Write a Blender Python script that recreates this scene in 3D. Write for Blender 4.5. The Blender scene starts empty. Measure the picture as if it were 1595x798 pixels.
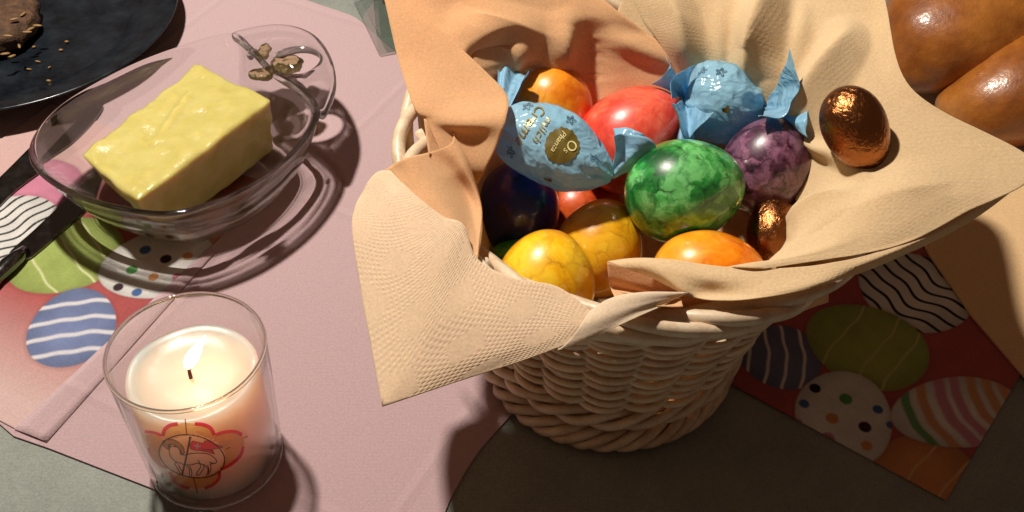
import bpy, bmesh, math, random
import numpy as np
from mathutils import Vector, Matrix, noise as mnoise

rnd = random.Random(7)
scene = bpy.context.scene
COL = scene.collection

# ------------------------------------------------------------------ camera, world, lamp, exposure
PITCH = math.radians(44.0)
FPX, IMW, IMH, DIST = 1800.0, 1595.0, 798.0, 0.62
cd = bpy.data.cameras.new('camera')
cd.sensor_width = 36.0
cd.lens = 36.0 * FPX / IMW
cd.clip_start = 0.01
cd.clip_end = 50.0
cam = bpy.data.objects.new('camera', cd)
cam.location = (0, -DIST * math.cos(PITCH), DIST * math.sin(PITCH))
cam.rotation_euler = (math.pi / 2 - PITCH, 0, 0)
COL.objects.link(cam)
scene.camera = cam

world = bpy.data.worlds.new('World')
scene.world = world
world.use_nodes = True
bg = world.node_tree.nodes['Background']
bg.inputs[0].default_value = (1.0, 0.60, 0.40, 1)      # dim warm evening room
bg.inputs[1].default_value = 0.09

LAMP = Vector((-0.25, 0.12, 0.78))
ld = bpy.data.lights.new('ceiling_lamp', 'POINT')
ld.energy = 37.5
ld.color = (1.0, 0.92, 0.81)
ld.shadow_soft_size = 0.022
lo = bpy.data.objects.new('ceiling_lamp', ld)
lo.location = LAMP
COL.objects.link(lo)

scene.view_settings.view_transform = 'Standard'
scene.view_settings.look = 'None'
scene.view_settings.exposure = 0.0
scene.view_settings.gamma = 1.0
scene.view_settings.use_curve_mapping = False
scene.render.engine = 'CYCLES'
cy = scene.cycles
cy.use_denoising = True
cy.max_bounces = 14
cy.transmission_bounces = 12
cy.transparent_max_bounces = 16
cy.diffuse_bounces = 4
cy.caustics_refractive = True
cy.caustics_reflective = False
cy.blur_glossy = 0.3
cy.sample_clamp_indirect = 6.0
ld.cycles.is_caustics_light = True

# ------------------------------------------------------------------ helpers
_C = np.array(cam.location)
_FW = np.array([0, math.cos(PITCH), -math.sin(PITCH)])
_R = np.array([1.0, 0, 0])
_U = np.array([0, math.sin(PITCH), math.cos(PITCH)])

def ray(x, y):
    return _FW + (x - IMW / 2) / FPX * _R - (y - IMH / 2) / FPX * _U

def P(x, y, z=0.0):
    """point of the place that lies at height z (metres)"""
    d = ray(x, y)
    return _C + (z - _C[2]) / d[2] * d

def Pc(x, y, zc):
    return P(x, y, zc * 0.01)

def pxm(p):
    """pixels per metre at a point"""
    return FPX / float(np.dot(np.asarray(p) - _C, _FW))

def mesh_obj(name, verts, faces, mat=None, parent=None, smooth=True, uv=None, col=None):
    me = bpy.data.meshes.new(name)
    me.from_pydata([tuple(map(float, v)) for v in verts], [], [tuple(map(int, f)) for f in faces])
    if smooth:
        me.polygons.foreach_set('use_smooth', [True] * len(me.polygons))
    idx = None
    if uv is not None or col is not None:
        idx = np.zeros(len(me.loops), dtype=np.int32)
        me.loops.foreach_get('vertex_index', idx)
    if uv is not None:
        ul = me.uv_layers.new(name='UVMap')
        ul.data.foreach_set('uv', np.asarray(uv, dtype=np.float32)[idx].ravel())
    if col is not None:
        ca = me.color_attributes.new('print', 'FLOAT_COLOR', 'POINT')
        ca.data.foreach_set('color', np.asarray(col, dtype=np.float32).ravel())
    me.update()
    if mat is not None:
        me.materials.append(mat)
    o = bpy.data.objects.new(name, me)
    COL.objects.link(o)
    if parent is not None:
        o.parent = parent
    return o

def fix_normals(o):
    bm = bmesh.new(); bm.from_mesh(o.data)
    bmesh.ops.recalc_face_normals(bm, faces=bm.faces)
    bm.to_mesh(o.data); bm.free()
    return o

def thing(name, label, cat, group=None, loc=(0, 0, 0)):
    o = bpy.data.objects.new(name, None)
    o.empty_display_size = 0.01
    o.location = loc
    COL.objects.link(o)
    return tag(o, label, cat, group)

def tag(o, label, cat, group=None):
    o['label'] = label
    o['category'] = cat
    if group:
        o['group'] = group
    return o

def attach(child, parent):
    """parent while keeping world coordinates of the mesh"""
    child.parent = parent
    child.matrix_parent_inverse = Matrix.Translation(parent.location).inverted() if parent.type == 'EMPTY' else Matrix()
    return child

def cat_rom(pts, n, closed=False):
    """Catmull-Rom through pts (k,d); n samples per span"""
    pts = np.asarray(pts, float)
    k = len(pts)
    out = []
    spans = k if closed else k - 1
    for i in range(spans):
        if closed:
            p0, p1, p2, p3 = pts[(i - 1) % k], pts[i], pts[(i + 1) % k], pts[(i + 2) % k]
        else:
            p1, p2 = pts[i], pts[i + 1]
            p0 = pts[i - 1] if i > 0 else 2 * p1 - p2
            p3 = pts[i + 2] if i + 2 < k else 2 * p2 - p1
        t = np.linspace(0, 1, n, endpoint=False).reshape((-1,) + (1,) * (pts.ndim - 1))
        out.append(0.5 * (2 * p1 + (p2 - p0) * t + (2 * p0 - 5 * p1 + 4 * p2 - p3) * t ** 2 + (3 * p1 - p0 - 3 * p2 + p3) * t ** 3))
    out = np.concatenate(out, 0)
    if not closed:
        out = np.concatenate([out, pts[-1:]], 0)
    return out

def grid_faces(m, n, closed_u=False, closed_v=False):
    f = []
    for i in range(m if closed_u else m - 1):
        for j in range(n if closed_v else n - 1):
            a = i * n + j; b = i * n + (j + 1) % n
            c = ((i + 1) % m) * n + (j + 1) % n; d = ((i + 1) % m) * n + j
            f.append((a, b, c, d))
    return f

def tube(pts, rad, seg=8, closed=False, flat=1.0):
    """tube round a polyline by parallel transport -> verts, faces"""
    pts = np.asarray(pts, float)
    k = len(pts)
    rad = np.broadcast_to(np.asarray(rad, float), (k,))
    if closed:
        tan = np.roll(pts, -1, 0) - np.roll(pts, 1, 0)
    else:
        tan = np.gradient(pts, axis=0)
    tan /= np.linalg.norm(tan, axis=1, keepdims=True) + 1e-12
    ref = np.array([0, 0, 1.0]) if abs(tan[0, 2]) < 0.9 else np.array([1.0, 0, 0])
    V = []
    nrm = ref - tan[0] * np.dot(ref, tan[0]); nrm /= np.linalg.norm(nrm)
    for i in range(k):
        nrm = nrm - tan[i] * np.dot(nrm, tan[i]); nrm /= np.linalg.norm(nrm) + 1e-12
        b = np.cross(tan[i], nrm)
        for s in range(seg):
            a = 2 * math.pi * s / seg
            V.append(pts[i] + rad[i] * (math.cos(a) * nrm + flat * math.sin(a) * b))
    F = grid_faces(k, seg, closed_u=closed, closed_v=True)
    if not closed:
        F.append(tuple(range(seg))[::-1]); F.append(tuple((k - 1) * seg + s for s in range(seg)))
    return V, F

def lathe(profile, c, seg=64):
    """profile list of (r,z) round the vertical axis through c"""
    V = []
    for r, z in profile:
        for s in range(seg):
            a = 2 * math.pi * s / seg
            V.append((c[0] + r * math.cos(a), c[1] + r * math.sin(a), c[2] + z))
    F = grid_faces(len(profile), seg, closed_v=True)
    return V, F

def nz(p, s, seed=0.0):
    return mnoise.noise(Vector((p[0] * s + seed, p[1] * s - seed * 0.7, p[2] * s + seed * 1.3)))

# ------------------------------------------------------------------ materials
def lin(c):
    return tuple(((v / 255.0) / 12.92 if v <= 10 else ((v / 255.0 + 0.055) / 1.055) ** 2.4) for v in c)

def newmat(name):
    m = bpy.data.materials.new(name); m.use_nodes = True
    nt = m.node_tree
    return m, nt, nt.nodes['Principled BSDF'], nt.nodes['Material Output']

def N(nt, typ, **kw):
    n = nt.nodes.new(typ)
    for k, v in kw.items():
        setattr(n, k, v)
    return n

def inp(n, **kw):
    for k, v in kw.items():
        n.inputs[k.replace('_', ' ')].default_value = v
    return n

def noise_node(nt, vec, scale, detail=3, rough=0.55, dist=0.0):
    n = N(nt, 'ShaderNodeTexNoise')
    n.inputs['Scale'].default_value = scale; n.inputs['Detail'].default_value = detail
    n.inputs['Roughness'].default_value = rough; n.inputs['Distortion'].default_value = dist
    if vec is not None:
        nt.links.new(vec, n.inputs['Vector'])
    return n

def ramp(nt, fac, stops):
    r = N(nt, 'ShaderNodeValToRGB')
    el = r.color_ramp.elements
    while len(el) < len(stops):
        el.new(0.5)
    for e, (p, c) in zip(el, stops):
        e.position = p
        e.color = (c[0], c[1], c[2], 1) if not isinstance(c, (int, float)) else (c, c, c, 1)
    nt.links.new(fac, r.inputs[0])
    return r

def mixc(nt, fac, a, b, mode='MIX'):
    m = N(nt, 'ShaderNodeMix', data_type='RGBA', blend_type=mode)
    for v, k in ((fac, 0), (a, 6), (b, 7)):
        if hasattr(v, 'is_linked') or isinstance(v, bpy.types.NodeSocket):
            nt.links.new(v, m.inputs[k])
        else:
            m.inputs[k].default_value = v if k == 0 else (v[0], v[1], v[2], 1)
    return m.outputs[2]

def math_n(nt, op, a, b=None, clamp=False):
    m = N(nt, 'ShaderNodeMath', operation=op, use_clamp=clamp)
    for k, v in ((0, a), (1, b)):
        if v is None:
            continue
        if isinstance(v, bpy.types.NodeSocket):
            nt.links.new(v, m.inputs[k])
        else:
            m.inputs[k].default_value = v
    return m.outputs[0]

def bump(nt, height, strength, dist, normal=None):
    b = N(nt, 'ShaderNodeBump')
    b.inputs['Strength'].default_value = strength; b.inputs['Distance'].default_value = dist
    nt.links.new(height, b.inputs['Height'])
    if normal is not None:
        nt.links.new(normal, b.inputs['Normal'])
    return b.outputs['Normal']

def obj_coord(nt):
    return N(nt, 'ShaderNodeTexCoord').outputs['Object']

def plain(name, rgb, rough=0.5, metal=0.0, coat=0.0, spec=0.5):
    m, nt, b, o = newmat(name)
    b.inputs['Base Color'].default_value = (*rgb, 1)
    b.inputs['Roughness'].default_value = rough
    b.inputs['Metallic'].default_value = metal
    b.inputs['Coat Weight'].default_value = coat
    b.inputs['Specular IOR Level'].default_value = spec
    return m

def emboss_height(nt, uvsock, cell=0.0030, diamond=0.027, border=True):
    """napkin embossing: rows of small dots, left plain inside a lattice of diamonds"""
    sep = N(nt, 'ShaderNodeSeparateXYZ'); nt.links.new(uvsock, sep.inputs[0])
    k = 2 * math.pi / cell
    sx = math_n(nt, 'SINE', math_n(nt, 'MULTIPLY', sep.outputs[0], k))
    sy = math_n(nt, 'SINE', math_n(nt, 'MULTIPLY', sep.outputs[1], k))
    dots = math_n(nt, 'POWER', math_n(nt, 'ABSOLUTE', math_n(nt, 'MULTIPLY', sx, sy)), 1.6)
    px = math_n(nt, 'PINGPONG', sep.outputs[0], diamond / 2)
    py = math_n(nt, 'PINGPONG', sep.outputs[1], diamond / 2)
    s = math_n(nt, 'ABSOLUTE', math_n(nt, 'SUBTRACT', math_n(nt, 'ADD', px, py), diamond / 2))
    mask = math_n(nt, 'LESS_THAN', s, diamond * 0.23)
    return math_n(nt, 'MULTIPLY', dots, mask)

def paper(name, rgb, transl=0.25, emboss=0.5, crepe=0.5, col_attr=False, embcell=0.003, uvemb=True, folds=None):
    m, nt, b, out = newmat(name)
    nt.nodes.remove(b)
    tc = N(nt, 'ShaderNodeTexCoord')
    uv = tc.outputs['UV'] if uvemb else tc.outputs['Object']
    ob = tc.outputs['Object']
    n1 = noise_node(nt, ob, 900, 4, 0.65)
    n2 = noise_node(nt, ob, 60, 3)
    h = math_n(nt, 'MULTIPLY', n1.outputs[0], 0.6 * crepe)
    h = math_n(nt, 'ADD', h, math_n(nt, 'MULTIPLY', n2.outputs[0], 0.4 * crepe))
    if emboss > 0:
        h = math_n(nt, 'SUBTRACT', h, math_n(nt, 'MULTIPLY', emboss_height(nt, uv, embcell), emboss))
    if folds:       # pressed fold lines, a square lattice
        mp = N(nt, 'ShaderNodeMapping'); mp.inputs['Rotation'].default_value = (0, 0, -math.radians(folds[0])); mp.inputs['Location'].default_value = (0.013, 0.031, 0)
        nt.links.new(ob, mp.inputs[0])
        sp_ = N(nt, 'ShaderNodeSeparateXYZ'); nt.links.new(mp.outputs[0], sp_.inputs[0])
        for k_ in (0, 1):
            pp = math_n(nt, 'PINGPONG', sp_.outputs[k_], folds[1])
            h = math_n(nt, 'ADD', h, math_n(nt, 'MULTIPLY', ramp(nt, math_n(nt, 'MULTIPLY', pp, 1 / 0.004), [(0.0, 1.0), (1.0, 0.0)]).outputs[0], 0.9))
    nrm = bump(nt, h, 0.7, 0.0009)
    if col_attr:
        at = N(nt, 'ShaderNodeAttribute', attribute_name='print'); csock = at.outputs['Color']
    else:
        rg = N(nt, 'ShaderNodeRGB'); rg.outputs[0].default_value = (*rgb, 1); csock = rg.outputs[0]
    var = ramp(nt, n1.outputs[0], [(0.3, 0.88), (0.7, 1.06)])
    c = mixc(nt, 1.0, csock, var.outputs[0], 'MULTIPLY')
    d = N(nt, 'ShaderNodeBsdfDiffuse'); d.inputs['Roughness'].default_value = 0.6
    t = N(nt, 'ShaderNodeBsdfTranslucent')
    nt.links.new(c, d.inputs['Color'])
    gm = N(nt, 'ShaderNodeGamma'); gm.inputs[1].default_value = 1.5; nt.links.new(c, gm.inputs[0]); nt.links.new(gm.outputs[0], t.inputs['Color'])
    nt.links.new(nrm, d.inputs['Normal']); nt.links.new(nrm, t.inputs['Normal'])
    mx = N(nt, 'ShaderNodeMixShader'); mx.inputs[0].default_value = transl
    nt.links.new(d.outputs[0], mx.inputs[1]); nt.links.new(t.outputs[0], mx.inputs[2])
    nt.links.new(mx.outputs[0], out.inputs['Surface'])
    return m

def thin_glass(name, tint=(1, 1, 1), f0=0.06):
    m, nt, b, out = newmat(name)
    nt.nodes.remove(b)
    tr = N(nt, 'ShaderNodeBsdfTransparent'); tr.inputs[0].default_value = (*tint, 1)
    gl = N(nt, 'ShaderNodeBsdfGlossy'); gl.inputs['Roughness'].default_value = 0.02
    fr = N(nt, 'ShaderNodeFresnel')
    geo = N(nt, 'ShaderNodeNewGeometry')      # same reflectance on both faces of the thin wall
    ior = math_n(nt, 'SUBTRACT', 1.45, math_n(nt, 'MULTIPLY', geo.outputs['Backfacing'], 1.45 - 1 / 1.45))
    nt.links.new(ior, fr.inputs[0])
    mx = N(nt, 'ShaderNodeMixShader')
    nt.links.new(fr.outputs[0], mx.inputs[0]); nt.links.new(tr.outputs[0], mx.inputs[1]); nt.links.new(gl.outputs[0], mx.inputs[2])
    nt.links.new(mx.outputs[0], out.inputs['Surface'])
    return m

def solid_glass(name, tint=(1, 1, 1), through=0.0):
    """clear glass; through = share that passes the thin wall without being bent"""
    m, nt, b, out = newmat(name)
    b.inputs['Base Color'].default_value = (*tint, 1)
    b.inputs['Roughness'].default_value = 0.0
    b.inputs['IOR'].default_value = 1.5
    b.inputs['Transmission Weight'].default_value = 1.0
    if through > 0:
        t = N(nt, 'ShaderNodeBsdfTransparent'); t.inputs[0].default_value = (*tint, 1)
        mx = N(nt, 'ShaderNodeMixShader'); mx.inputs[0].default_value = through
        nt.links.new(b.outputs[0], mx.inputs[1]); nt.links.new(t.outputs[0], mx.inputs[2]); nt.links.new(mx.outputs[0], out.inputs['Surface'])
    return m

def cloth_mat():
    m, nt, b, out = newmat('tablecloth_weave')
    ob = obj_coord(nt)
    n1 = noise_node(nt, ob, 1100, 3, 0.7)
    n2 = noise_node(nt, ob, 35, 4)
    w1 = N(nt, 'ShaderNodeTexWave', wave_type='BANDS'); w1.inputs['Scale'].default_value = 420; w1.inputs['Distortion'].default_value = 1.5
    w2 = N(nt, 'ShaderNodeTexWave', wave_type='BANDS', bands_direction='Y'); w2.inputs['Scale'].default_value = 420; w2.inputs['Distortion'].default_value = 1.5
    nt.links.new(ob, w1.inputs[0]); nt.links.new(ob, w2.inputs[0])
    c = ramp(nt, n1.outputs[0], [(0.3, (0.20, 0.215, 0.195)), (0.7, (0.30, 0.315, 0.285))])
    c2 = mixc(nt, 0.25, c.outputs[0], n2.outputs[0], 'OVERLAY')
    nt.links.new(c2, b.inputs['Base Color'])
    h = math_n(nt, 'ADD', math_n(nt, 'MULTIPLY', w1.outputs[0], w2.outputs[0]), n1.outputs[0])
    nt.links.new(bump(nt, h, 0.5, 0.0003), b.inputs['Normal'])
    b.inputs['Roughness'].default_value = 0.85
    b.inputs['Specular IOR Level'].default_value = 0.15
    return m

def marbled(name, dark, mid, light, scale=55, seed=0.0, vein=0.6, lightpos=0.62, rough=0.22, vw=0.06, cells=1.0, vcol=None):
    m, nt, b, out = newmat(name)
    ob = obj_coord(nt)
    mp = N(nt, 'ShaderNodeMapping'); mp.inputs['Location'].default_value = (seed, seed * 1.7, -seed)
    nt.links.new(ob, mp.inputs[0]); v = mp.outputs[0]
    warp = noise_node(nt, v, scale * 0.9, 4, 0.6)
    add = N(nt, 'ShaderNodeVectorMath', operation='MULTIPLY_ADD')
    nt.links.new(warp.outputs['Color'], add.inputs[0]); add.inputs[1].default_value = (0.022,) * 3; nt.links.new(v, add.inputs[2])
    wv = add.outputs[0]
    vor = N(nt, 'ShaderNodeTexVoronoi', feature='DISTANCE_TO_EDGE'); vor.inputs['Scale'].default_value = scale * 1.15
    nt.links.new(wv, vor.inputs['Vector'])
    vor2 = N(nt, 'ShaderNodeTexVoronoi', feature='DISTANCE_TO_EDGE'); vor2.inputs['Scale'].default_value = scale * 2.4
    nt.links.new(wv, vor2.inputs['Vector'])
    cell = N(nt, 'ShaderNodeTexVoronoi', feature='F1'); cell.inputs['Scale'].default_value = scale * 1.15
    nt.links.new(wv, cell.inputs['Vector'])
    big = noise_node(nt, wv, scale * 1.1, 5, 0.62, 0.6)
    base = ramp(nt, big.outputs[0], [(0.34, dark), (0.47, mid), (lightpos, light), (lightpos + 0.16, mid)])
    sep = N(nt, 'ShaderNodeSeparateColor'); nt.links.new(cell.outputs['Color'], sep.inputs[0])
    cshade = ramp(nt, sep.outputs[0], [(0.0, 1 - 0.30 * cells), (1.0, 1 + 0.2 * cells)])
    c = mixc(nt, 1.0, base.outputs[0], cshade.outputs[0], 'MULTIPLY')
    brk = noise_node(nt, v, scale * 1.6, 2)
    v1 = ramp(nt, vor.outputs['Distance'], [(0.0, 1.0), (vw, 0.0)])
    v2 = ramp(nt, vor2.outputs['Distance'], [(0.0, 0.55), (vw * 1.3, 0.0)])
    vs = math_n(nt, 'MAXIMUM', v1.outputs[0], v2.outputs[0])
    vs = math_n(nt, 'MULTIPLY', vs, ramp(nt, brk.outputs[0], [(0.42, 0.0), (0.62, 1.0)]).outputs[0])
    vs = math_n(nt, 'MULTIPLY', vs, vein)
    c = mixc(nt, vs, c, vcol or tuple(x * 0.35 for x in dark))
    nt.links.new(c, b.inputs['Base Color'])
    b.inputs['Roughness'].default_value = rough + 0.12
    b.inputs['Coat Weight'].default_value = 0.8
    b.inputs['Coat Roughness'].default_value = 0.035
    n3 = noise_node(nt, v, 700, 2)
    n4 = noise_node(nt, v, 160, 2)
    hh = math_n(nt, 'ADD', math_n(nt, 'MULTIPLY', n3.outputs[0], 0.35), n4.outputs[0])
    nb = bump(nt, hh, 0.22, 0.00035)
    nt.links.new(nb, b.inputs['Normal']); nt.links.new(nb, b.inputs['Coat Normal'])
    return m

def foil_mat(name, seed):
    m, nt, b, out = newmat(name)
    ob = obj_coord(nt)
    mp = N(nt, 'ShaderNodeMapping'); mp.inputs['Location'].default_value = (seed, seed, seed); mp.inputs['Scale'].default_value = (0.75, 1.2, 1.2)
    nt.links.new(ob, mp.inputs[0])
    a = noise_node(nt, mp.outputs[0], 240, 4, 0.6, 1.2)
    v = N(nt, 'ShaderNodeTexVoronoi', feature='DISTANCE_TO_EDGE'); v.inputs['Scale'].default_value = 210
    add = N(nt, 'ShaderNodeVectorMath', operation='MULTIPLY_ADD')
    nt.links.new(a.outputs['Color'], add.inputs[0]); add.inputs[1].default_value = (0.006,) * 3; nt.links.new(mp.outputs[0], add.inputs[2])
    nt.links.new(add.outputs[0], v.inputs['Vector'])
    h = math_n(nt, 'ADD', math_n(nt, 'MULTIPLY', a.outputs[0], 0.8), math_n(nt, 'MULTIPLY', v.outputs['Distance'], 0.7))
    nt.links.new(bump(nt, h, 0.62, 0.0010), b.inputs['Normal'])
    b.inputs['Base Color'].default_value = (0.34, 0.13, 0.045, 1)
    b.inputs['Metallic'].default_value = 1.0
    b.inputs['Roughness'].default_value = 0.27
    return m

def wicker_mat():
    m, nt, b, out = newmat('willow_rod')
    ob = obj_coord(nt)
    n1 = noise_node(nt, ob, 90, 4); n2 = noise_node(nt, ob, 600, 3)
    c = ramp(nt, n1.outputs[0], [(0.25, (0.50, 0.36, 0.235)), (0.5, (0.68, 0.54, 0.385)), (0.8, (0.76, 0.65, 0.50))])
    c2 = mixc(nt, 0.3, c.outputs[0], n2.outputs[0], 'OVERLAY')
    oi = N(nt, 'ShaderNodeObjectInfo')
    c2 = mixc(nt, 1.0, c2, ramp(nt, oi.outputs['Random'], [(0.0, (0.80, 0.76, 0.72)), (1.0, (1.08, 1.06, 1.02))]).outputs[0], 'MULTIPLY')
    nt.links.new(c2, b.inputs['Base Color'])
    b.inputs['Roughness'].default_value = 0.42
    nt.links.new(bump(nt, n2.outputs[0], 0.25, 0.0004), b.inputs['Normal'])
    return m

def film_mat():
    """thin pale blue wrapper film"""
    m, nt, b, out = newmat('blue_wrapper_film')
    ob = obj_coord(nt)
    n1 = noise_node(nt, ob, 150, 3, 0.6, 0.8); n2 = noise_node(nt, ob, 40, 3, 0.5, 1.5)
    mp = N(nt, 'ShaderNodeMapping'); mp.inputs['Scale'].default_value = (0.38, 1.0, 1.0); nt.links.new(ob, mp.inputs[0])
    wa = N(nt, 'ShaderNodeVectorMath', operation='MULTIPLY_ADD'); nt.links.new(n2.outputs['Color'], wa.inputs[0]); wa.inputs[1].default_value = (0.012,) * 3; nt.links.new(mp.outputs[0], wa.inputs[2])
    vo = N(nt, 'ShaderNodeTexVoronoi', feature='F1'); vo.inputs['Scale'].default_value = 120; nt.links.new(wa.outputs[0], vo.inputs['Vector'])
    vo2 = N(nt, 'ShaderNodeTexVoronoi', feature='F1'); vo2.inputs['Scale'].default_value = 290; nt.links.new(wa.outputs[0], vo2.inputs['Vector'])
    h = math_n(nt, 'ADD', math_n(nt, 'MULTIPLY', vo.outputs['Distance'], 1.0), math_n(nt, 'MULTIPLY', vo2.outputs['Distance'], 0.3))
    nrm = bump(nt, h, 0.75, 0.0022)
    b.inputs['Base Color'].default_value = (0.35, 0.63, 0.80, 1)
    b.inputs['Roughness'].default_value = 0.2
    b.inputs['Coat Weight'].default_value = 0.4
    nt.links.new(nrm, b.inputs['Normal'])
    t = N(nt, 'ShaderNodeBsdfTranslucent'); t.inputs[0].default_value = (0.22, 0.60, 0.88, 1)
    nt.links.new(nrm, t.inputs['Normal'])
    mx = N(nt, 'ShaderNodeMixShader'); mx.inputs[0].default_value = 0.35
    nt.links.new(b.outputs[0], mx.inputs[1]); nt.links.new(t.outputs[0], mx.inputs[2])
    nt.links.new(mx.outputs[0], out.inputs['Surface'])
    return m

M_CLOTH = cloth_mat()
M_PINK = paper('pink_paper', (0.525, 0.38, 0.395), 0.0, 0.10, 0.6, uvemb=False, embcell=0.004, folds=(62.0, 0.083))
M_PRINT = paper('printed_paper', (1, 1, 1), 0.0, 0.0, 0.6, col_attr=True)
M_PEACH = paper('peach_paper', (0.80, 0.56, 0.31), 0.0, 0.22, 0.6, uvemb=False)
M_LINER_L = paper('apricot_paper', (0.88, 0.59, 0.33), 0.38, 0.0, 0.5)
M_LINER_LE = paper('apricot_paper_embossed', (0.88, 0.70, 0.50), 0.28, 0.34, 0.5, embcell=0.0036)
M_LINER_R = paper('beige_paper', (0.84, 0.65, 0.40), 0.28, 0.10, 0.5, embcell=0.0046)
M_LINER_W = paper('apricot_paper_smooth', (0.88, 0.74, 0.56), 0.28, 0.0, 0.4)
M_WICKER = wicker_mat()
M_FILM = film_mat()

# ------------------------------------------------------------------ the table
def sheet_poly(name, pts2, ztop, thick, mat, wav=0.0, rough_edge=0.0):
    """a flat paper/cloth sheet with a free outline, with thickness"""
    bm = bmesh.new()
    vs = [bm.verts.new((p[0], p[1], ztop)) for p in pts2]
    f = bm.faces.new(vs)
    if f.normal.z < 0:
        f.normal_flip()
    r = bmesh.ops.extrude_face_region(bm, geom=[f])
    for v in r['geom']:
        if isinstance(v, bmesh.types.BMVert):
            v.co.z = ztop - thick
    bmesh.ops.recalc_face_normals(bm, faces=bm.faces)
    me = bpy.data.meshes.new(name); bm.to_mesh(me); bm.free()
    me.materials.append(mat)
    o = bpy.data.objects.new(name, me); COL.objects.link(o)
    return o

ZC, ZPINK, ZPRINT = -0.0022, -0.0010, -0.0002
tc = sheet_poly('tablecloth', [(-1.2, -0.8), (1.2, -0.8), (1.2, 1.1), (-1.2, 1.1)], ZC, 0.004, M_CLOTH)
tc['kind'] = 'structure'

# pink paper sheet under the dish and the candle
pk = [P(20, 677), P(75, 696), P(240, 760), P(300, 782), P(430, 830), P(560, 860), P(672, 840), P(683, 818), P(692, 798), P(701, 776), P(712, 755), P(724, 733), P(738, 712), P(751, 694), P(765, 678), P(800, 640),
      P(905, 480), P(930, 330), P(850, 200), P(720, 140), P(680, 135), P(640, 101), P(600, 66), P(562, 32), P(554, 26), P(544, 21), P(470, -4), P(420, -24), P(-60, -40), P(-260, 120), P(-300, 400)]
pk = np.array(pk)[:, :2]
# keep the straight lower-left hem crisp
pink = sheet_poly('pink_napkin', pk, ZPINK, 0.0008, M_PINK)
tag(pink, 'large pale pink paper napkin spread under the glass dish and the candle', 'napkin')
# folded double strip along the printed napkin
def flat_strip(name, a0, a1, b0, b1, z, mat, parent, thick=0.0006, n=40, wav=0.0004):
    V, F = [], []
    for i in range(n + 1):
        t = i / n
        p = np.array(a0) * (1 - t) + np.array(a1) * t
        q = np.array(b0) * (1 - t) + np.array(b1) * t
        for j in range(5):
            s = j / 4
            w = p * (1 - s) + q * s
            zz = z + 0.0007 * math.sin(math.pi * s) + wav * nz((w[0], w[1], 0), 60)
            V.append((w[0], w[1], zz))
    F = grid_faces(n + 1, 5)
    o = mesh_obj(name, V, F, mat, parent)
    so = o.modifiers.new('thickness', 'SOLIDIFY'); so.thickness = thick; so.offset = -1
    return o
flat_strip('folded_hem', P(22, 668), P(322, 388), P(72, 688), P(334, 394), ZPINK + 0.0009, M_PINK, pink)

# ---- printed egg napkins: the print is flat colour on the paper
RED = np.array(lin((205, 72, 70)))
def egg_d(X, Y, c, ax, a, b, asym=0.12):
    """<1 inside an egg shape centred c, long axis direction ax (radians)"""
    dx, dy = X - c[0], Y - c[1]
    u = (dx * math.cos(ax) + dy * math.sin(ax)) / a
    v = (-dx * math.sin(ax) + dy * math.cos(ax)) / b
    return np.sqrt(u ** 2 + (v / (1 + asym * np.clip(u, -1, 1))) ** 2), u, v

def fit_egg(cpx, end_px, side_px):
    c = P(*cpx)[:2]; e = P(*end_px)[:2]; s = P(*side_px)[:2]
    d = e - c
    a = np.hypot(*d); ax = math.atan2(d[1], d[0])
    b = abs(-(s - c)[0] * math.sin(ax) + (s - c)[1] * math.cos(ax))
    return c, ax, a, b

def hashn(X, Y, s, seed):
    out = np.zeros_like(X)
    for k in range(4):
        a = seed * 1.7 + k * 2.1
        out += np.sin((X * math.cos(a) + Y * math.sin(a)) * s * (1 + 0.6 * k) + seed * 3.1 + k) / (1 + 0.7 * k)
    return out / 2.2

def paint(C, mask, rgb, amt=1.0):
    m = np.clip(mask, 0, 1)[..., None] * amt
    C[...] = C * (1 - m) + np.array(rgb) * m

def soft(d, w):
    return np.clip((1 - d) / w + 0.5, 0, 1)

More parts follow.
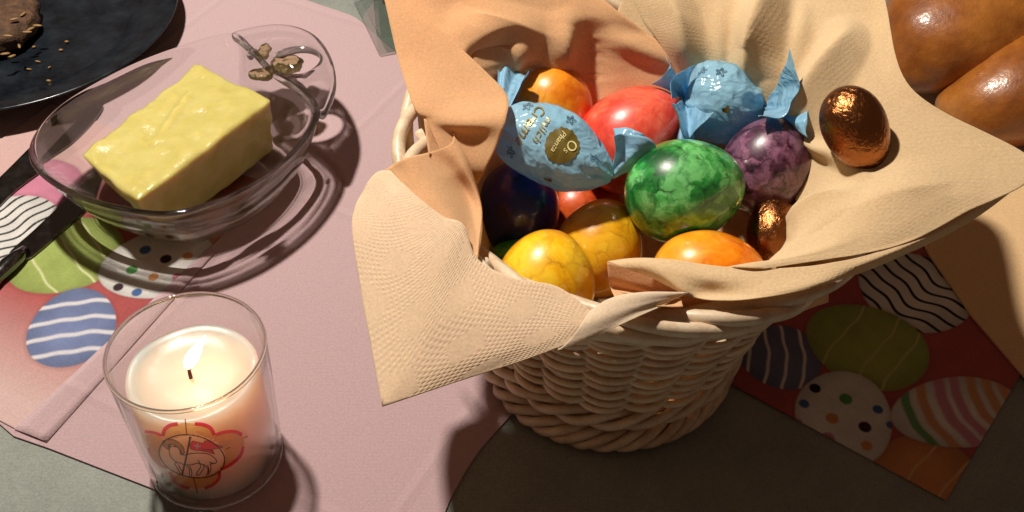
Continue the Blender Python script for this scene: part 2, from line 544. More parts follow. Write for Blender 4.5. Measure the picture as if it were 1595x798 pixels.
def print_eggs(X, Y, specs, bgc, fade=None):
    C = np.ones(X.shape + (3,)) * np.array(bgc)
    C *= (1 + 0.10 * hashn(X, Y, 90, 2.0) + 0.05 * hashn(X, Y, 400, 5.0))[..., None]
    if fade is not None:
        paint(C, fade(X, Y), lin((238, 205, 198)))
    for sp in specs:
        d, u, v = egg_d(X, Y, *sp['fit'], sp.get('asym', 0.1))
        m = soft(d, 0.035)
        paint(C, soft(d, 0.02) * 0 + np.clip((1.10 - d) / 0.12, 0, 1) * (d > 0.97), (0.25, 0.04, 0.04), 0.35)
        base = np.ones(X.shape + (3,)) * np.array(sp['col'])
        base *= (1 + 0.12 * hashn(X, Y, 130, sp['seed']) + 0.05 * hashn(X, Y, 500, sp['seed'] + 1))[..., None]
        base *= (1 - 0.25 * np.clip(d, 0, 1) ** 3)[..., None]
        st = sp['style']
        wob = 0.022 * np.sin(v * 4 + sp['seed']) + 0.012 * np.sin(v * 9 + sp['seed'] * 2)
        if st == 'stripes':
            for p in sp['at']:
                paint(base, np.clip(1.6 - np.abs(u + wob + sp.get('curve', 0) * v * v - p) / sp.get('w', 0.05), 0, 1), sp['ink'])
        elif st == 'multi':
            for p, w, ink in sp['at']:
                paint(base, np.clip(2 - np.abs(u + wob * 0.6 + sp.get('curve', 0) * v * v - p) / w, 0, 1), ink, 0.9)
        elif st == 'waves':
            ph = (v * sp['n'] + 0.35 * np.sin(u * 4.0 + sp['seed']) + 0.15 * np.sin(u * 9))
            fr = np.abs(ph - np.round(ph))
            paint(base, np.clip((0.15 - fr) / 0.06, 0, 1), sp['ink'])
        elif st == 'dots':
            for (px, py, r, ink) in sp['at']:
                c = P(px, py)[:2]
                rr = r / pxm((c[0], c[1], 0))
                q = np.hypot(X - c[0], (Y - c[1]) * 0.95) / rr
                paint(base, np.clip((1 - q) / 0.25 + 0.5, 0, 1), ink)
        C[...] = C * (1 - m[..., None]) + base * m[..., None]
    g = C.mean(-1, keepdims=True)
    C = (C * 0.72 + g * 0.28) * 0.80 + 0.012
    return np.clip(C, 0.004, 0.95)

def printed_napkin(name, org, ex, ey, lx, ly, nx, ny, specs, bgc, fade, z, clip=None):
    ex = np.array(ex) / np.linalg.norm(ex); ey = np.array(ey) / np.linalg.norm(ey)
    s = np.linspace(0, lx, nx); t = np.linspace(0, ly, ny)
    S, T = np.meshgrid(s, t, indexing='ij')
    X = org[0] + S * ex[0] + T * ey[0]; Y = org[1] + S * ex[1] + T * ey[1]
    C = print_eggs(X, Y, specs, bgc, fade)
    Z = z + 0.00025 * hashn(X, Y, 70, 1.0)
    V = np.stack([X, Y, Z], -1).reshape(-1, 3)
    col = np.concatenate([C.reshape(-1, 3), np.ones((nx * ny, 1))], 1)
    o = mesh_obj(name, V, grid_faces(nx, ny), M_PRINT, None, True, None, col)
    fix_normals(o)
    if o.data.polygons[0].normal.z < 0:
        o.data.flip_normals()
    so = o.modifiers.new('thickness', 'SOLIDIFY'); so.thickness = 0.0006; so.offset = -1
    return o

WHITE = lin((236, 232, 226)); INK = (0.02, 0.018, 0.02)
BLUE = lin((40, 105, 180)); GRN = lin((80, 170, 70)); ORG = lin((235, 150, 40)); PNK = lin((225, 120, 150)); PRP = lin((70, 35, 50))
# left printed napkin
eL = P(322, 388)[:2] - P(25, 668)[:2]
eL = eL / np.linalg.norm(eL)
nL = np.array([-eL[1], eL[0]])
orgL = P(25, 668)[:2] - 0.0 * eL
specsL = [
    dict(fit=fit_egg((62, 300), (100, 262), (30, 280)), col=lin((226, 120, 160)), style='plain', seed=2.0),
    dict(fit=fit_egg((0, 362), (88, 322), (20, 300)), col=WHITE, style='waves', n=4.2, ink=INK, seed=1.0),
    dict(fit=fit_egg((330, 355), (385, 340), (310, 325)), col=lin((232, 140, 50)), style='plain', seed=6.0),
    dict(fit=fit_egg((102, 398), (185, 360), (135, 445)), col=lin((178, 200, 70)), style='stripes', at=(-0.5, 0.1, 0.55), w=0.02, ink=lin((225, 232, 150)), seed=3.0),
    dict(fit=fit_egg((245, 410), (335, 392), (250, 463)), col=WHITE, style='dots', seed=4.0, at=[
        (205, 420, 9, GRN), (258, 403, 9, PRP), (226, 389, 9, BLUE), (292, 398, 8, ORG), (184, 447, 8, PRP), (213, 455, 8, BLUE), (239, 431, 8, ORG), (276, 431, 8, PNK), (300, 418, 7, BLUE)]),
    dict(fit=fit_egg((112, 508), (104, 571), (181, 497)), col=lin((118, 138, 196)), style='stripes', at=(-0.62, -0.2, 0.2, 0.62), w=0.045, curve=-0.12, ink=lin((232, 228, 235)), seed=5.0),
]
def fadeL(X, Y):
    # the print runs out to bare pale paper towards the near end and along the far hem
    s = (X - orgL[0]) * eL[0] + (Y - orgL[1]) * eL[1]
    t = (X - orgL[0]) * nL[0] + (Y - orgL[1]) * nL[1]
    f1 = np.clip((0.075 - s - 0.10 * t) / 0.06, 0, 1)
    f2 = np.clip((t - 0.075 - 0.0 * s) / 0.03, 0, 1) * np.clip((s - 0.06) / 0.03, 0, 1)
    return np.clip(f1 * 0.85 + f2 * 0.7, 0, 1)
pn = printed_napkin('printed_napkin', orgL, eL, nL, 0.195, 0.17, 380, 300, specsL, RED, fadeL, ZPRINT)
tag(pn, 'paper napkin with painted eggs on red, under the knives and the glass dish', 'napkin', 'egg printed napkins')

# right printed napkin, in the shadow of the basket
cB = P(1475, 777)[:2]; cL_ = P(1130, 591)[:2]
eR = cL_ - cB; lR = 0.165; eR = eR / np.linalg.norm(eR)
nR = np.array([eR[1], -eR[0]])
if nR[1] < 0: nR = -nR
LIME = lin((178, 195, 60))
specsR = [
    dict(fit=fit_egg((1425, 450), (1500, 500), (1455, 398)), col=WHITE, style='waves', n=3.6, ink=INK, seed=1.0),
    dict(fit=fit_egg((1215, 553), (1280, 560), (1215, 505)), col=lin((120, 125, 170)), style='stripes', at=(-0.75, -0.28, 0.15, 0.58), w=0.035, curve=0.1, ink=WHITE, seed=5.0),
    dict(fit=fit_egg((1350, 535), (1440, 580), (1380, 482)), col=LIME, style='stripes', at=(-0.4, 0.2, 0.6), w=0.018, ink=lin((205, 210, 110)), seed=3.0),
    dict(fit=fit_egg((1445, 750), (1370, 700), (1500, 700)), col=lin((235, 145, 45)), style='stripes', at=(-0.3, 0.3), w=0.02, ink=lin((240, 190, 110)), seed=6.0),
    dict(fit=fit_egg((1314, 646), (1390, 660), (1322, 578)), col=WHITE, style='dots', seed=4.0, at=[
        (1270, 603, 9, INK), (1318, 620, 10, GRN), (1368, 636, 8, BLUE), (1253, 627, 8, BLUE), (1297, 650, 10, ORG), (1348, 663, 10, PRP), (1291, 680, 10, PNK), (1351, 692, 9, ORG), (1388, 660, 7, BLUE), (1243, 655, 7, PNK)]),
    dict(fit=fit_egg((1492, 640), (1590, 622), (1500, 698)), col=WHITE, style='multi', curve=-0.12, seed=8.0, at=[
        (-0.68, 0.045, GRN), (-0.42, 0.05, ORG), (-0.12, 0.06, PNK), (0.12, 0.05, PNK), (0.38, 0.05, ORG), (0.62, 0.05, ORG), (0.85, 0.05, ORG)]),
]
pr = printed_napkin('printed_napkin', cB, eR, nR, lR, 0.165, 330, 330, specsR, RED, None, ZC + 0.0012)
tag(pr, 'paper napkin with painted eggs on red, in the shade in front of the bread', 'napkin', 'egg printed napkins')

# plain peach napkin on the right
pe = [P(1395, 300), P(1447, 398), P(1480, 445), P(1512, 492), P(1560, 548), P(1598, 592), P(1690, 700), P(1900, 600), P(1950, 420), P(1760, 200), P(1600, 205), P(1560, 236), P(1470, 270)]
peach = sheet_poly('peach_napkin', np.array(pe)[:, :2], ZC + 0.0030, 0.0012, M_PEACH)
tag(peach, 'plain peach paper napkin, brightly lit, beside the bread plate', 'napkin')

# ------------------------------------------------------------------ wicker basket
BC0 = np.array([0.046, -0.070]); BC1 = np.array([0.0570, -0.050])   # axis at the foot and at the rim
BZ = 0.119
BTILT = 0.075        # the rim stands a little higher at the back
def b_axis(z):
    t = np.clip(z / BZ, 0, 1)
    return BC0 * (1 - t) + BC1 * t
def b_rad(z):
    t = np.clip(z / BZ, 0, 1.1)
    return 0.0545 + 0.019 * t + 0.0255 * t ** 2
def b_pt(th, z, dr=0.0):
    c = b_axis(z); r = b_rad(z) + dr
    return np.array([c[0] + r * math.cos(th), c[1] + r * math.sin(th), z + BTILT * z / BZ * r * math.sin(th)])

basket = thing('wicker_basket', 'round pale wicker basket with braided rim, filled with Easter eggs', 'basket')
NST = 22
for k in range(NST):
    th = 2 * math.pi * k / NST
    pts = [b_pt(th + 0.05 * math.sin(z * 40), z, -0.001) for z in np.linspace(0.004, BZ, 14)]
    V, F = tube(pts, 0.0021, 7)
    mesh_obj('stake', V, F, M_WICKER, basket)
ROWS = 21
for i in range(ROWS):
    z0 = 0.030 + i * (0.0975 - 0.030) / (ROWS - 1)
    V = []
    n = NST * 10
    pts = []
    for s in range(n):
        th = 2 * math.pi * s / n
        ph = NST * th / 2 + (math.pi if i % 2 else 0.0)
        wv = math.cos(ph)
        amp = 0.0030 * math.copysign(abs(wv) ** 0.7, wv)
        zz = z0 + 0.0006 * math.sin(3 * th + i * 2.1) + 0.0004 * math.sin(11 * th + i) 
        pts.append(b_pt(th, zz, amp + 0.0004 * math.sin(5 * th + i * 1.3)))
    V, F = tube(pts, 0.00168 + 0.00016 * math.sin(i * 2.3), 8, closed=True)
    mesh_obj('weaver', V, F, M_WICKER, basket)

def rope(name, zc, R_in, n_str, turns, ra, rb, rad, flare=0.0, phase=0.0, sgn=1):
    """strands twisted round a ring: ra radial half size, rb vertical half size"""
    for k in range(n_str):
        pts = []
        n = 360
        for s in range(n):
            th = 2 * math.pi * s / n
            ph = sgn * turns * th + 2 * math.pi * k / n_str + phase + 0.12 * math.sin(4 * th + k)
            z = zc + rb * math.sin(ph)
            pts.append(b_pt(th, max(z, rad * 0.9), R_in + ra * math.cos(ph) + flare * math.sin(ph)))
        V, F = tube(pts, rad, 8, closed=True)
        mesh_obj(name, V, F, M_WICKER, basket)
rope('rim_strand', 0.1110, 0.0010, 5, 4, 0.0056, 0.0104, 0.0031, flare=0.003, sgn=-1)
rope('upper_wale_strand', 0.1005, 0.0005, 3, 10, 0.0032, 0.003, 0.0022, sgn=-1)
rope('foot_strand', 0.006, 0.0015, 4, 9, 0.0035, 0.0042, 0.0024, sgn=1)
rope('lower_wale_strand', 0.0215, 0.0010, 3, 8, 0.003, 0.0038, 0.0023, sgn=1)
# floor of the basket: a flat woven spiral
pts = []
for s in range(700):
    a = s * 0.09
    r = 0.002 + 0.0527 * s / 700
    pts.append((BC0[0] + r * math.cos(a), BC0[1] + r * math.sin(a), 0.006 + 0.001 * math.sin(a * 5.5)))
V, F = tube(pts, 0.0020, 6)
mesh_obj('woven_floor', V, F, M_WICKER, basket)

# ------------------------------------------------------------------ napkins lining the basket
def basket_block(Q):
    """True where a point lies inside the wall or the rim of the basket (with a little air)"""
    Q = Q.copy()
    Q[..., 2] -= BTILT * np.clip(Q[..., 2] / BZ, 0, 1.1) * (Q[..., 1] - BC1[1])
    t = np.clip(Q[..., 2] / BZ, 0, 1)
    cx = BC0[0] * (1 - t) + BC1[0] * t; cy_ = BC0[1] * (1 - t) + BC1[1] * t
    rho = np.hypot(Q[..., 0] - cx, Q[..., 1] - cy_) - b_rad(Q[..., 2])
    wall = (np.abs(rho) < 0.0075) & (Q[..., 2] < 0.108) & (Q[..., 2] > 0)
    rim = ((rho - 0.001) / 0.0105) ** 2 + ((Q[..., 2] - 0.1125) / 0.0140) ** 2 < 1
    return wall | rim
def clear_basket(V, reach=0.022, margin=0.001):
    """sheets lie over the rim: lift points that would sit in or beneath the rods"""
    d = V - _C; L = np.linalg.norm(d, axis=1, keepdims=True); d = d / L
    st = np.arange(-reach, 0.0041, 0.001)
    hit = np.full(len(V), np.inf)
    for q in st[::-1]:
        b = basket_block(V + d * q)
        hit = np.where(b, q, hit)
    mv = np.where(np.isfinite(hit), np.minimum(hit - margin, 0), 0)
    return V + d * mv[:, None]

def patch(name, rows, mat, parent, sub=12, wr=0.0006, seed=0.0, thick=0.00035, creases=(), lift=None, clear=True, corner=None):
    """paper sheet through a grid of points (x,y pixels are only how they were measured; z in cm)"""
    A = np.array([[Pc(*p) for p in r] for r in rows])
    if lift:
        A = A + (_C - A) * np.array(lift)[:, None, None] * 0.01 / _C[2]      # a little more air over the rim
    if clear:
        A = clear_basket(A.reshape(-1, 3), 0.045, 0.005).reshape(A.shape)
    G = cat_rom(A, sub)
    G = np.swapaxes(cat_rom(np.swapaxes(G, 0, 1), sub), 0, 1)
    m, n = G.shape[:2]
    if corner is not None:      # crisp corner on the last row
        tgt = G[-1].copy()
        for c0_ in (corner - 1, corner):
            a_, b_ = A[-1][c0_], A[-1][c0_ + 1]
            for k_ in range(sub + 1):
                q_ = k_ / sub
                tgt[c0_ * sub + k_] = a_ * (1 - q_) + b_ * q_
        dl = tgt - G[-1]
        wts = (np.linspace(0, 1, m) ** 4)[:, None, None]
        G = G + dl[None] * wts
    gu = np.gradient(G, axis=0); gv = np.gradient(G, axis=1)
    nr = np.cross(gu, gv).reshape(-1, 3); nr /= np.linalg.norm(nr, axis=1, keepdims=True) + 1e-12
    V = G.reshape(-1, 3).copy()
    nr = np.where((np.sum(nr * (_C - V), 1) > 0)[:, None], nr, -nr)
    Vp = V - _C; zz_ = Vp @ _FW
    sx = IMW / 2 + FPX * (Vp @ _R) / zz_; sy = IMH / 2 - FPX * (Vp @ _U) / zz_
    dis = np.zeros(len(V))
    # folds: ridge (+) or valley (-) along a line on the sheet
    for (x0, y0, x1, y1, w_, h_) in creases:
        dx, dy = x1 - x0, y1 - y0; LL = math.hypot(dx, dy)
        tt = np.clip(((sx - x0) * dx + (sy - y0) * dy) / LL ** 2, 0, 1)
        dd = np.hypot(sx - x0 - tt * dx, sy - y0 - tt * dy)
        dis += np.clip(1 - dd / w_, 0, 1) * (0.25 + 0.75 * np.sin(math.pi * np.clip(tt * 0.85 + 0.1, 0, 1))) * h_
    for q in range(len(V)):
        p = V[q]
        w = nz(p, 45, seed) + 0.45 * nz(p, 110, seed + 3)
        rd = 1 - abs(nz(p, 30, seed + 9)) * 2
        dis[q] += wr * w + wr * 0.8 * max(rd, 0) ** 3
    G = (V + nr * dis[:, None]).reshape(m, n, 3)
    if clear:
        for _ in range(3):
            D = clear_basket(G.reshape(-1, 3)).reshape(m, n, 3) - G
            for _k in range(10):        # spread each lift over its surroundings
                E_ = D.copy()
                E_[1:-1, 1:-1] = (D[:-2, 1:-1] + D[2:, 1:-1] + D[1:-1, :-2] + D[1:-1, 2:] + 2 * D[1:-1, 1:-1]) / 6
                D = E_
            G = G + D
        G = clear_basket(G.reshape(-1, 3)).reshape(m, n, 3)
        H_ = G.copy()
        H_[1:-1, 1:-1] = (G[:-2, 1:-1] + G[2:, 1:-1] + G[1:-1, :-2] + G[1:-1, 2:] + 4 * G[1:-1, 1:-1]) / 8
        G = H_
    V = G.reshape(-1, 3)
    # real lengths for the embossing
    du = np.linalg.norm(np.diff(G, axis=0), axis=2).mean(1); dv = np.linalg.norm(np.diff(G, axis=1), axis=2).mean(0)
    u = np.concatenate([[0], np.cumsum(du)]); v = np.concatenate([[0], np.cumsum(dv)])
    UV = np.stack(np.meshgrid(u, v, indexing='ij'), -1).reshape(-1, 2)
    o = mesh_obj(name, V, grid_faces(m, n), mat, parent, True, UV)
    so = o.modifiers.new('thickness', 'SOLIDIFY'); so.thickness = thick; so.offset = 0
    return o

napL = thing('lining_napkin', 'apricot paper napkin lining the basket, its embossed corner hanging over the rim', 'napkin', 'napkins lining the basket')
# lit corner that hangs over the rim
patch('hanging_corner', [
    [(608, 266, 12.0), (648, 305, 12.5), (690, 337, 12.7), (722, 351, 12.7), (744, 404, 12.4), (802, 434, 12.3), (872, 449, 12.1), (938, 500, 11.9)],
    [(590, 268, 12.0), (618, 312, 12.6), (645, 365, 12.8), (672, 420, 12.7), (700, 478, 12.4), (775, 495, 12.2), (850, 500, 12.0), (925, 507, 11.9)],
    [(575, 282, 11.8), (585, 316, 12.1), (598, 375, 12.2), (620, 460, 12.0), (650, 555, 11.6), (740, 552, 11.8), (830, 535, 11.8), (915, 515, 11.8)],
    [(566, 298, 11.5), (552, 325, 11.6), (549, 362, 11.6), (566, 475, 11.2), (596, 634, 10.7), (706, 597, 11.2), (808, 564, 11.5), (905, 528, 11.7)],
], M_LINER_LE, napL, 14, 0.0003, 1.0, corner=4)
# shaded inner wall behind that corner
patch('inner_fold', [
    [(596, 268, 11.0), (636, 325, 10.4), (690, 362, 10.0), (732, 412, 9.4)],
    [(625, 250, 11.7), (665, 290, 11.2), (707, 340, 10.5), (738, 408, 9.5)],
    [(668, 238, 12.1), (700, 270, 11.6), (731, 320, 10.8), (742, 404, 9.6)],
    [(700, 226, 12.4), (722, 256, 12.0), (749, 322, 11.0), (745, 400, 9.7)],
    [(708, 208, 12.2), (730, 250, 11.4), (748, 318, 10.2), (744, 400, 8.0)],
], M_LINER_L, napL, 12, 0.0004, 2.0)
# tall back-left panel
patch('standing_panel', [
    [(586, -60, 15.0), (612, -60, 15.2), (622, -52, 15.2)],
    [(603, 18, 14.0), (632, 18, 14.2), (661, 22, 14.2)],
    [(620, 92, 13.1), (680, 88, 13.4), (736, 92, 13.4)],
    [(644, 165, 12.3), (715, 150, 12.9), (788, 146, 13.0)],
    [(662, 186, 12.0), (725, 190, 13.0), (788, 184, 13.2)],
    [(672, 205, 11.6), (728, 214, 12.2), (775, 222, 12.4)],
    [(690, 248, 10.8), (725, 262, 11.2), (754, 268, 11.2)],
    [(708, 300, 9.5), (728, 306, 9.6), (734, 302, 9.5)],
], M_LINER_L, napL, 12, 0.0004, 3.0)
patch('pinched_fold', [
    [(660, 186, 11.8), (664, 215, 11.2), (668, 242, 10.9)],
    [(690, 196, 12.2), (690, 220, 11.6), (688, 238, 11.2)],
    [(708, 208, 12.4), (708, 222, 11.9), (700, 234, 11.5)],
], M_LINER_L, napL, 8, 0.0003, 8.0)
# back wall
patch('back_wall', [
    [(600, -60, 14.5), (690, -60, 14.6), (760, -60, 14.4), (830, -60, 14.0), (868, -62, 13.6)],
    [(655, 18, 13.2), (720, 10, 12.9), (770, 16, 12.9), (860, 16, 12.4), (958, 14, 12.4)],
    [(690, 62, 12.0), (740, 55, 11.7), (790, 50, 12.1), (880, 62, 11.0), (1012, 55, 11.4)],
    [(725, 100, 10.0), (765, 82, 10.2), (806, 80, 10.0), (905, 105, 8.9), (1064, 94, 10.2)],
    [(765, 132, 8.0), (800, 122, 7.4), (840, 122, 7.4), (930, 140, 7.2), (1062, 128, 8.4)],
    [(780, 190, 6.0), (820, 195, 6.0), (860, 200, 6.0), (950, 210, 6.0), (1050, 200, 6.5)],
], M_LINER_L, napL, 16, 0.0005, 4.0, creases=(
    (735, 30, 860, 60, 40, 0.0070), (745, 85, 800, 68, 22, -0.0114), (800, 70, 812, 110, 18, 0.0057), (880, 40, 872, 110, 30, 0.0095), (920, 60, 930, 130, 34, -0.0095), (960, 60, 1050, 100, 22, 0.0057)), lift=(1.0, 1.0, 0.6, 0.3, 0, 0))
# white little flap at the front
patch('front_flap', [
    [(930, 486, 10.6), (958, 472, 10.8), (1000, 464, 11.0), (1066, 460, 11.4)],
    [(920, 484, 12.2), (952, 465, 12.4), (1000, 456, 12.4), (1072, 456, 12.0)],
    [(905, 506, 12.2), (945, 489, 12.4), (998, 473, 12.4), (1062, 461, 12.0)],
    [(886, 531, 11.9), (940, 510, 12.1), (990, 488, 12.2), (1047, 468, 12.0)],
    [(868, 546, 11.7), (932, 522, 11.9), (984, 498, 12.0), (1034, 476, 11.9)],
], M_LINER_W, napL, 10, 0.0002, 5.0)

napR = thing('lining_napkin', 'beige paper napkin lining the basket, spread wide towards the bread', 'napkin', 'napkins lining the basket')
patch('spread_sheet', [
    [(1070, 175, 6.0), (1130, 195, 6.0), (1200, 225, 6.2), (1228, 262, 6.5), (1240, 325, 7.0), (1218, 385, 7.5), (1195, 410, 8.2), (1160, 430, 9.0), (1080, 435, 9.0)],
    [(1052, 112, 8.6), (1125, 118, 8.2), (1205, 150, 8.6), (1250, 200, 9.4), (1266, 290, 9.4), (1238, 365, 9.8), (1215, 392, 10.4), (1185, 415, 10.9), (1100, 425, 10.6)],
    [(1022, 62, 10.8), (1118, 70, 10.2), (1190, 92, 10.5), (1268, 140, 11.0), (1300, 248, 10.9), (1290, 325, 10.9), (1268, 362, 11.3), (1240, 396, 11.5), (1120, 420, 11.3)],
    [(1000, 30, 11.8), (1105, 30, 11.4), (1212, 45, 11.7), (1312, 84, 12.0), (1352, 172, 11.9), (1400, 280, 11.8), (1340, 338, 11.8), (1282, 388, 11.8), (1140, 417, 11.5)],
    [(984, -10, 12.7), (1100, -14, 12.6), (1230, -10, 12.9), (1346, 30, 13.0), (1388, 140, 12.7), (1500, 262, 12.3), (1430, 330, 12.0), (1330, 385, 11.8), (1165, 418, 11.6)],
    [(968, -55, 13.6), (1100, -60, 13.9), (1240, -65, 14.2), (1364, -30, 13.9), (1418, 136, 13.0), (1612, 255, 12.4), (1500, 334, 12.0), (1380, 388, 11.8), (1190, 419, 11.6)],
], M_LINER_R, napR, 20, 0.0004, 6.0, creases=(
    (1032, -20, 1085, 105, 40, 0.016), (1192, -10, 1178, 122, 46, 0.021), (1316, 66, 1244, 205, 42, 0.015), (1262, 222, 1345, 270, 17, 0.0085), (1235, 350, 1320, 312, 26, 0.009), (1330, 335, 1480, 290, 60, 0.006),
    (1120, 20, 1128, 110, 22, 0.004), (1250, 20, 1240, 110, 20, 0.004)), lift=(0, 0, 0.3, 0.7, 0.8, 0.8))
# the edge that is turned down along the front
patch('turned_edge', [
    [(946, 408, 10.6), (985, 403, 11.0), (1040, 405, 11.3), (1110, 414, 11.5), (1190, 419, 11.65), (1290, 411, 11.8), (1385, 387, 11.9), (1500, 333, 12.05), (1615, 252, 12.45)],
    [(968, 416, 10.9), (1005, 414, 11.4), (1050, 424, 11.5), (1110, 434, 11.6), (1190, 436, 11.7), (1285, 425, 11.8), (1385, 396, 11.85), (1500, 340, 12.0), (1615, 257, 12.4)],
    [(1015, 432, 10.9), (1040, 440, 11.1), (1065, 452, 11.2), (1115, 458, 11.1), (1185, 457, 11.1), (1275, 440, 11.3), (1380, 405, 11.5), (1500, 348, 11.75), (1615, 264, 12.2)],
    [(1052, 450, 10.7), (1060, 456, 10.8), (1072, 462, 10.8), (1118, 468, 10.7), (1185, 465, 10.7), (1270, 447, 11.0), (1378, 410, 11.3), (1500, 351, 11.6), (1615, 267, 12.1)],
], M_LINER_R, napR, 10, 0.0003, 7.0, lift=(0.6, 0.6, 0.6, 0.6))
patch('turned_edge_lining', [
    [(946, 409, 10.55), (990, 420, 10.7), (1030, 438, 10.8), (1064, 460, 10.8)],
    [(948, 430, 10.0), (985, 440, 10.1), (1025, 452, 10.3), (1062, 464, 10.5)],
    [(952, 452, 9.4), (985, 458, 9.6), (1025, 466, 9.8), (1062, 470, 10.2)],
    [(960, 470, 9.0), (990, 475, 9.2), (1030, 478, 9.6), (1064, 478, 10.0)],
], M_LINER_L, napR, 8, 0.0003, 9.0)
patch('front_lining', [
    [(1030, 458, 10.9), (1060, 455, 11.0), (1110, 452, 11.0), (1180, 446, 11.0), (1280, 425, 11.2)],
    [(1010, 480, 10.4), (1050, 480, 10.5), (1105, 474, 10.5), (1190, 466, 10.5), (1290, 440, 10.7)],
    [(1000, 525, 8.5), (1050, 525, 8.5), (1105, 520, 8.5), (1190, 505, 8.5), (1290, 470, 9.0)],
], M_LINER_L, napR, 10, 0.0004, 11.0, clear=False)
patch('back_fold', [
    [(975, -20, 12.3), (1003, -20, 12.6)],
    [(958, 40, 11.3), (1012, 45, 11.9)],
    [(985, 62, 10.8), (1030, 62, 11.4)],
    [(1040, 100, 9.6), (1066, 98, 10.3)],
], M_LINER_R, napR, 10, 0.0003, 10.0)
# the part of the lining that lies against the inside of the basket
V = []; prof = [(0.0, 0.010), (0.03, 0.0105), (0.050, 0.012)] ; nseg = 72
zs = list(np.linspace(0.018, 0.097, 10))
for r, z in prof:
    for s in range(nseg):
        a = 2 * math.pi * s / nseg
        V.append((BC0[0] + max(r, 1e-4) * math.cos(a), BC0[1] + max(r, 1e-4) * math.sin(a), z))
for z in zs:
    for s in range(nseg):
        a = 2 * math.pi * s / nseg
        V.append(b_pt(a, z, -0.008 + 0.0012 * math.sin(9 * a + 20 * z)))
lin_o = mesh_obj('basket_lining', V, grid_faces(len(prof) + len(zs), nseg, closed_v=True), M_LINER_L, napL)

# ------------------------------------------------------------------ eggs
def egg_mesh(name, a, b, mat, asym=0.10, nu=48, nv=32):
    V, F = [], []
    V.append((a, 0, 0))
    for i in range(1, nv):
        t = math.pi * i / nv
        x = a * math.cos(t); r = b * math.sin(t) * (1 + asym * math.cos(t) * -1)
        for s in range(nu):
            ph = 2 * math.pi * s / nu
            V.append((x, r * math.cos(ph), r * math.sin(ph)))
    V.append((-a, 0, 0))
    for s in range(nu):
        F.append((0, 1 + s, 1 + (s + 1) % nu))
        F.append((len(V) - 1, 1 + (nv - 2) * nu + (s + 1) % nu, 1 + (nv - 2) * nu + s))
    for i in range(nv - 2):
        for s in range(nu):
            p = 1 + i * nu + s; q = 1 + i * nu + (s + 1) % nu
            F.append((p, p + nu, q + nu, q))
    o = mesh_obj(name, V, F, mat)
    return fix_normals(o)

def frame_from(ang, depth):
    """rotation whose x axis shows at angle ang in the picture plane and leans by depth towards the viewer"""
    ca, sa = math.cos(math.radians(ang)), math.sin(math.radians(ang))
    cdp, sdp = math.cos(math.radians(depth)), math.sin(math.radians(depth))
    x = cdp * (ca * _R + sa * _U) - sdp * _FW
    y = -sa * _R + ca * _U
    z = np.cross(x, y)
    m = Matrix((x, y, z)).transposed().to_4x4()
    return m

def place_egg(label, px, py, zc, sa, sb, ang, depth, mat, group, name='dyed_egg', cat='egg'):
    c = Pc(px, py, zc)
    s = pxm(c)
    o = egg_mesh(name, sa / s, sb / s, mat)
    o.matrix_world = Matrix.Translation(Vector(c)) @ frame_from(ang, depth)
    return tag(o, label, cat, group)

EG = 'marbled Easter eggs in the basket'
g_d, g_m, g_l = lin((18, 92, 40)), lin((48, 150, 62)), lin((120, 205, 120))
place_egg('glossy green marbled egg in the middle of the basket', 1066, 297, 9.6, 94, 81, 12, 10, marbled('egg_green', g_d, g_m, g_l, 62, 1.3, 0.95, 0.58, vw=0.08), EG)
place_egg('coral red marbled egg beside the tail of the lying blue sweet', 986, 216, 8.6, 92, 79, 40, 10, marbled('egg_red', lin((185, 42, 30)), lin((228, 70, 52)), lin((238, 110, 82)), 36, 2.1, 0.5, cells=0.4, vcol=(0.36, 0.03, 0.012)), EG)
place_egg('purple marbled egg between the green egg and the beige napkin', 1196, 260, 9.2, 80, 73, 70, 25, marbled('egg_purple', lin((40, 14, 30)), lin((82, 42, 66)), lin((140, 92, 116)), 74, 3.7, 0.9, 0.58, vw=0.09), EG)
place_egg('amber orange marbled egg at the back of the basket', 864, 166, 9.0, 68, 61, -60, 10, marbled('egg_orange_back', lin((205, 98, 10)), lin((238, 140, 22)), lin((248, 180, 60)), 40, 4.4, 0.55, cells=0.4, vcol=(0.5, 0.12, 0.005)), EG)
place_egg('bright yellow marbled egg at the front, fully lit', 850, 440, 8.2, 84, 78, 80, 15, marbled('egg_yellow', lin((226, 150, 10)), lin((240, 182, 16)), lin((248, 206, 50)), 40, 5.2, 0.75, cells=0.25, vcol=(0.42, 0.15, 0.005)), EG)
place_egg('dull yellow egg half in shadow behind the bright yellow egg', 934, 386, 6.6, 78, 70, 70, 10, marbled('egg_dull_yellow', lin((214, 134, 10)), lin((236, 170, 16)), lin((244, 196, 44)), 44, 6.6, 0.7, cells=0.3, vcol=(0.34, 0.11, 0.005)), EG)
place_egg('orange marbled egg at the front under the napkin edge', 1104, 430, 7.8, 90, 72, 0, 5, marbled('egg_orange_front', lin((214, 92, 4)), lin((244, 138, 10)), lin((250, 168, 40)), 36, 7.7, 0.5, cells=0.35, vcol=(0.55, 0.13, 0.005)), EG)
place_egg('dark blue egg in the shade beside the inner napkin fold', 806, 322, 6.8, 74, 66, 80, 10, marbled('egg_blue', lin((3, 10, 80)), lin((8, 30, 150)), lin((24, 50, 165)), 52, 8.1, 0.5), EG)
place_egg('deep red egg low down under the lying blue sweet', 908, 330, 4.6, 66, 58, 10, 0, marbled('egg_deep_red', lin((140, 40, 12)), lin((190, 70, 24)), lin((214, 100, 40)), 44, 9.2, 0.4), EG)
place_egg('green egg almost hidden behind the bright yellow egg', 812, 425, 5.2, 62, 56, 20, 0, marbled('egg_hidden_green', lin((20, 100, 30)), lin((60, 160, 50)), lin((120, 200, 100)), 50, 10.4, 0.4), EG)
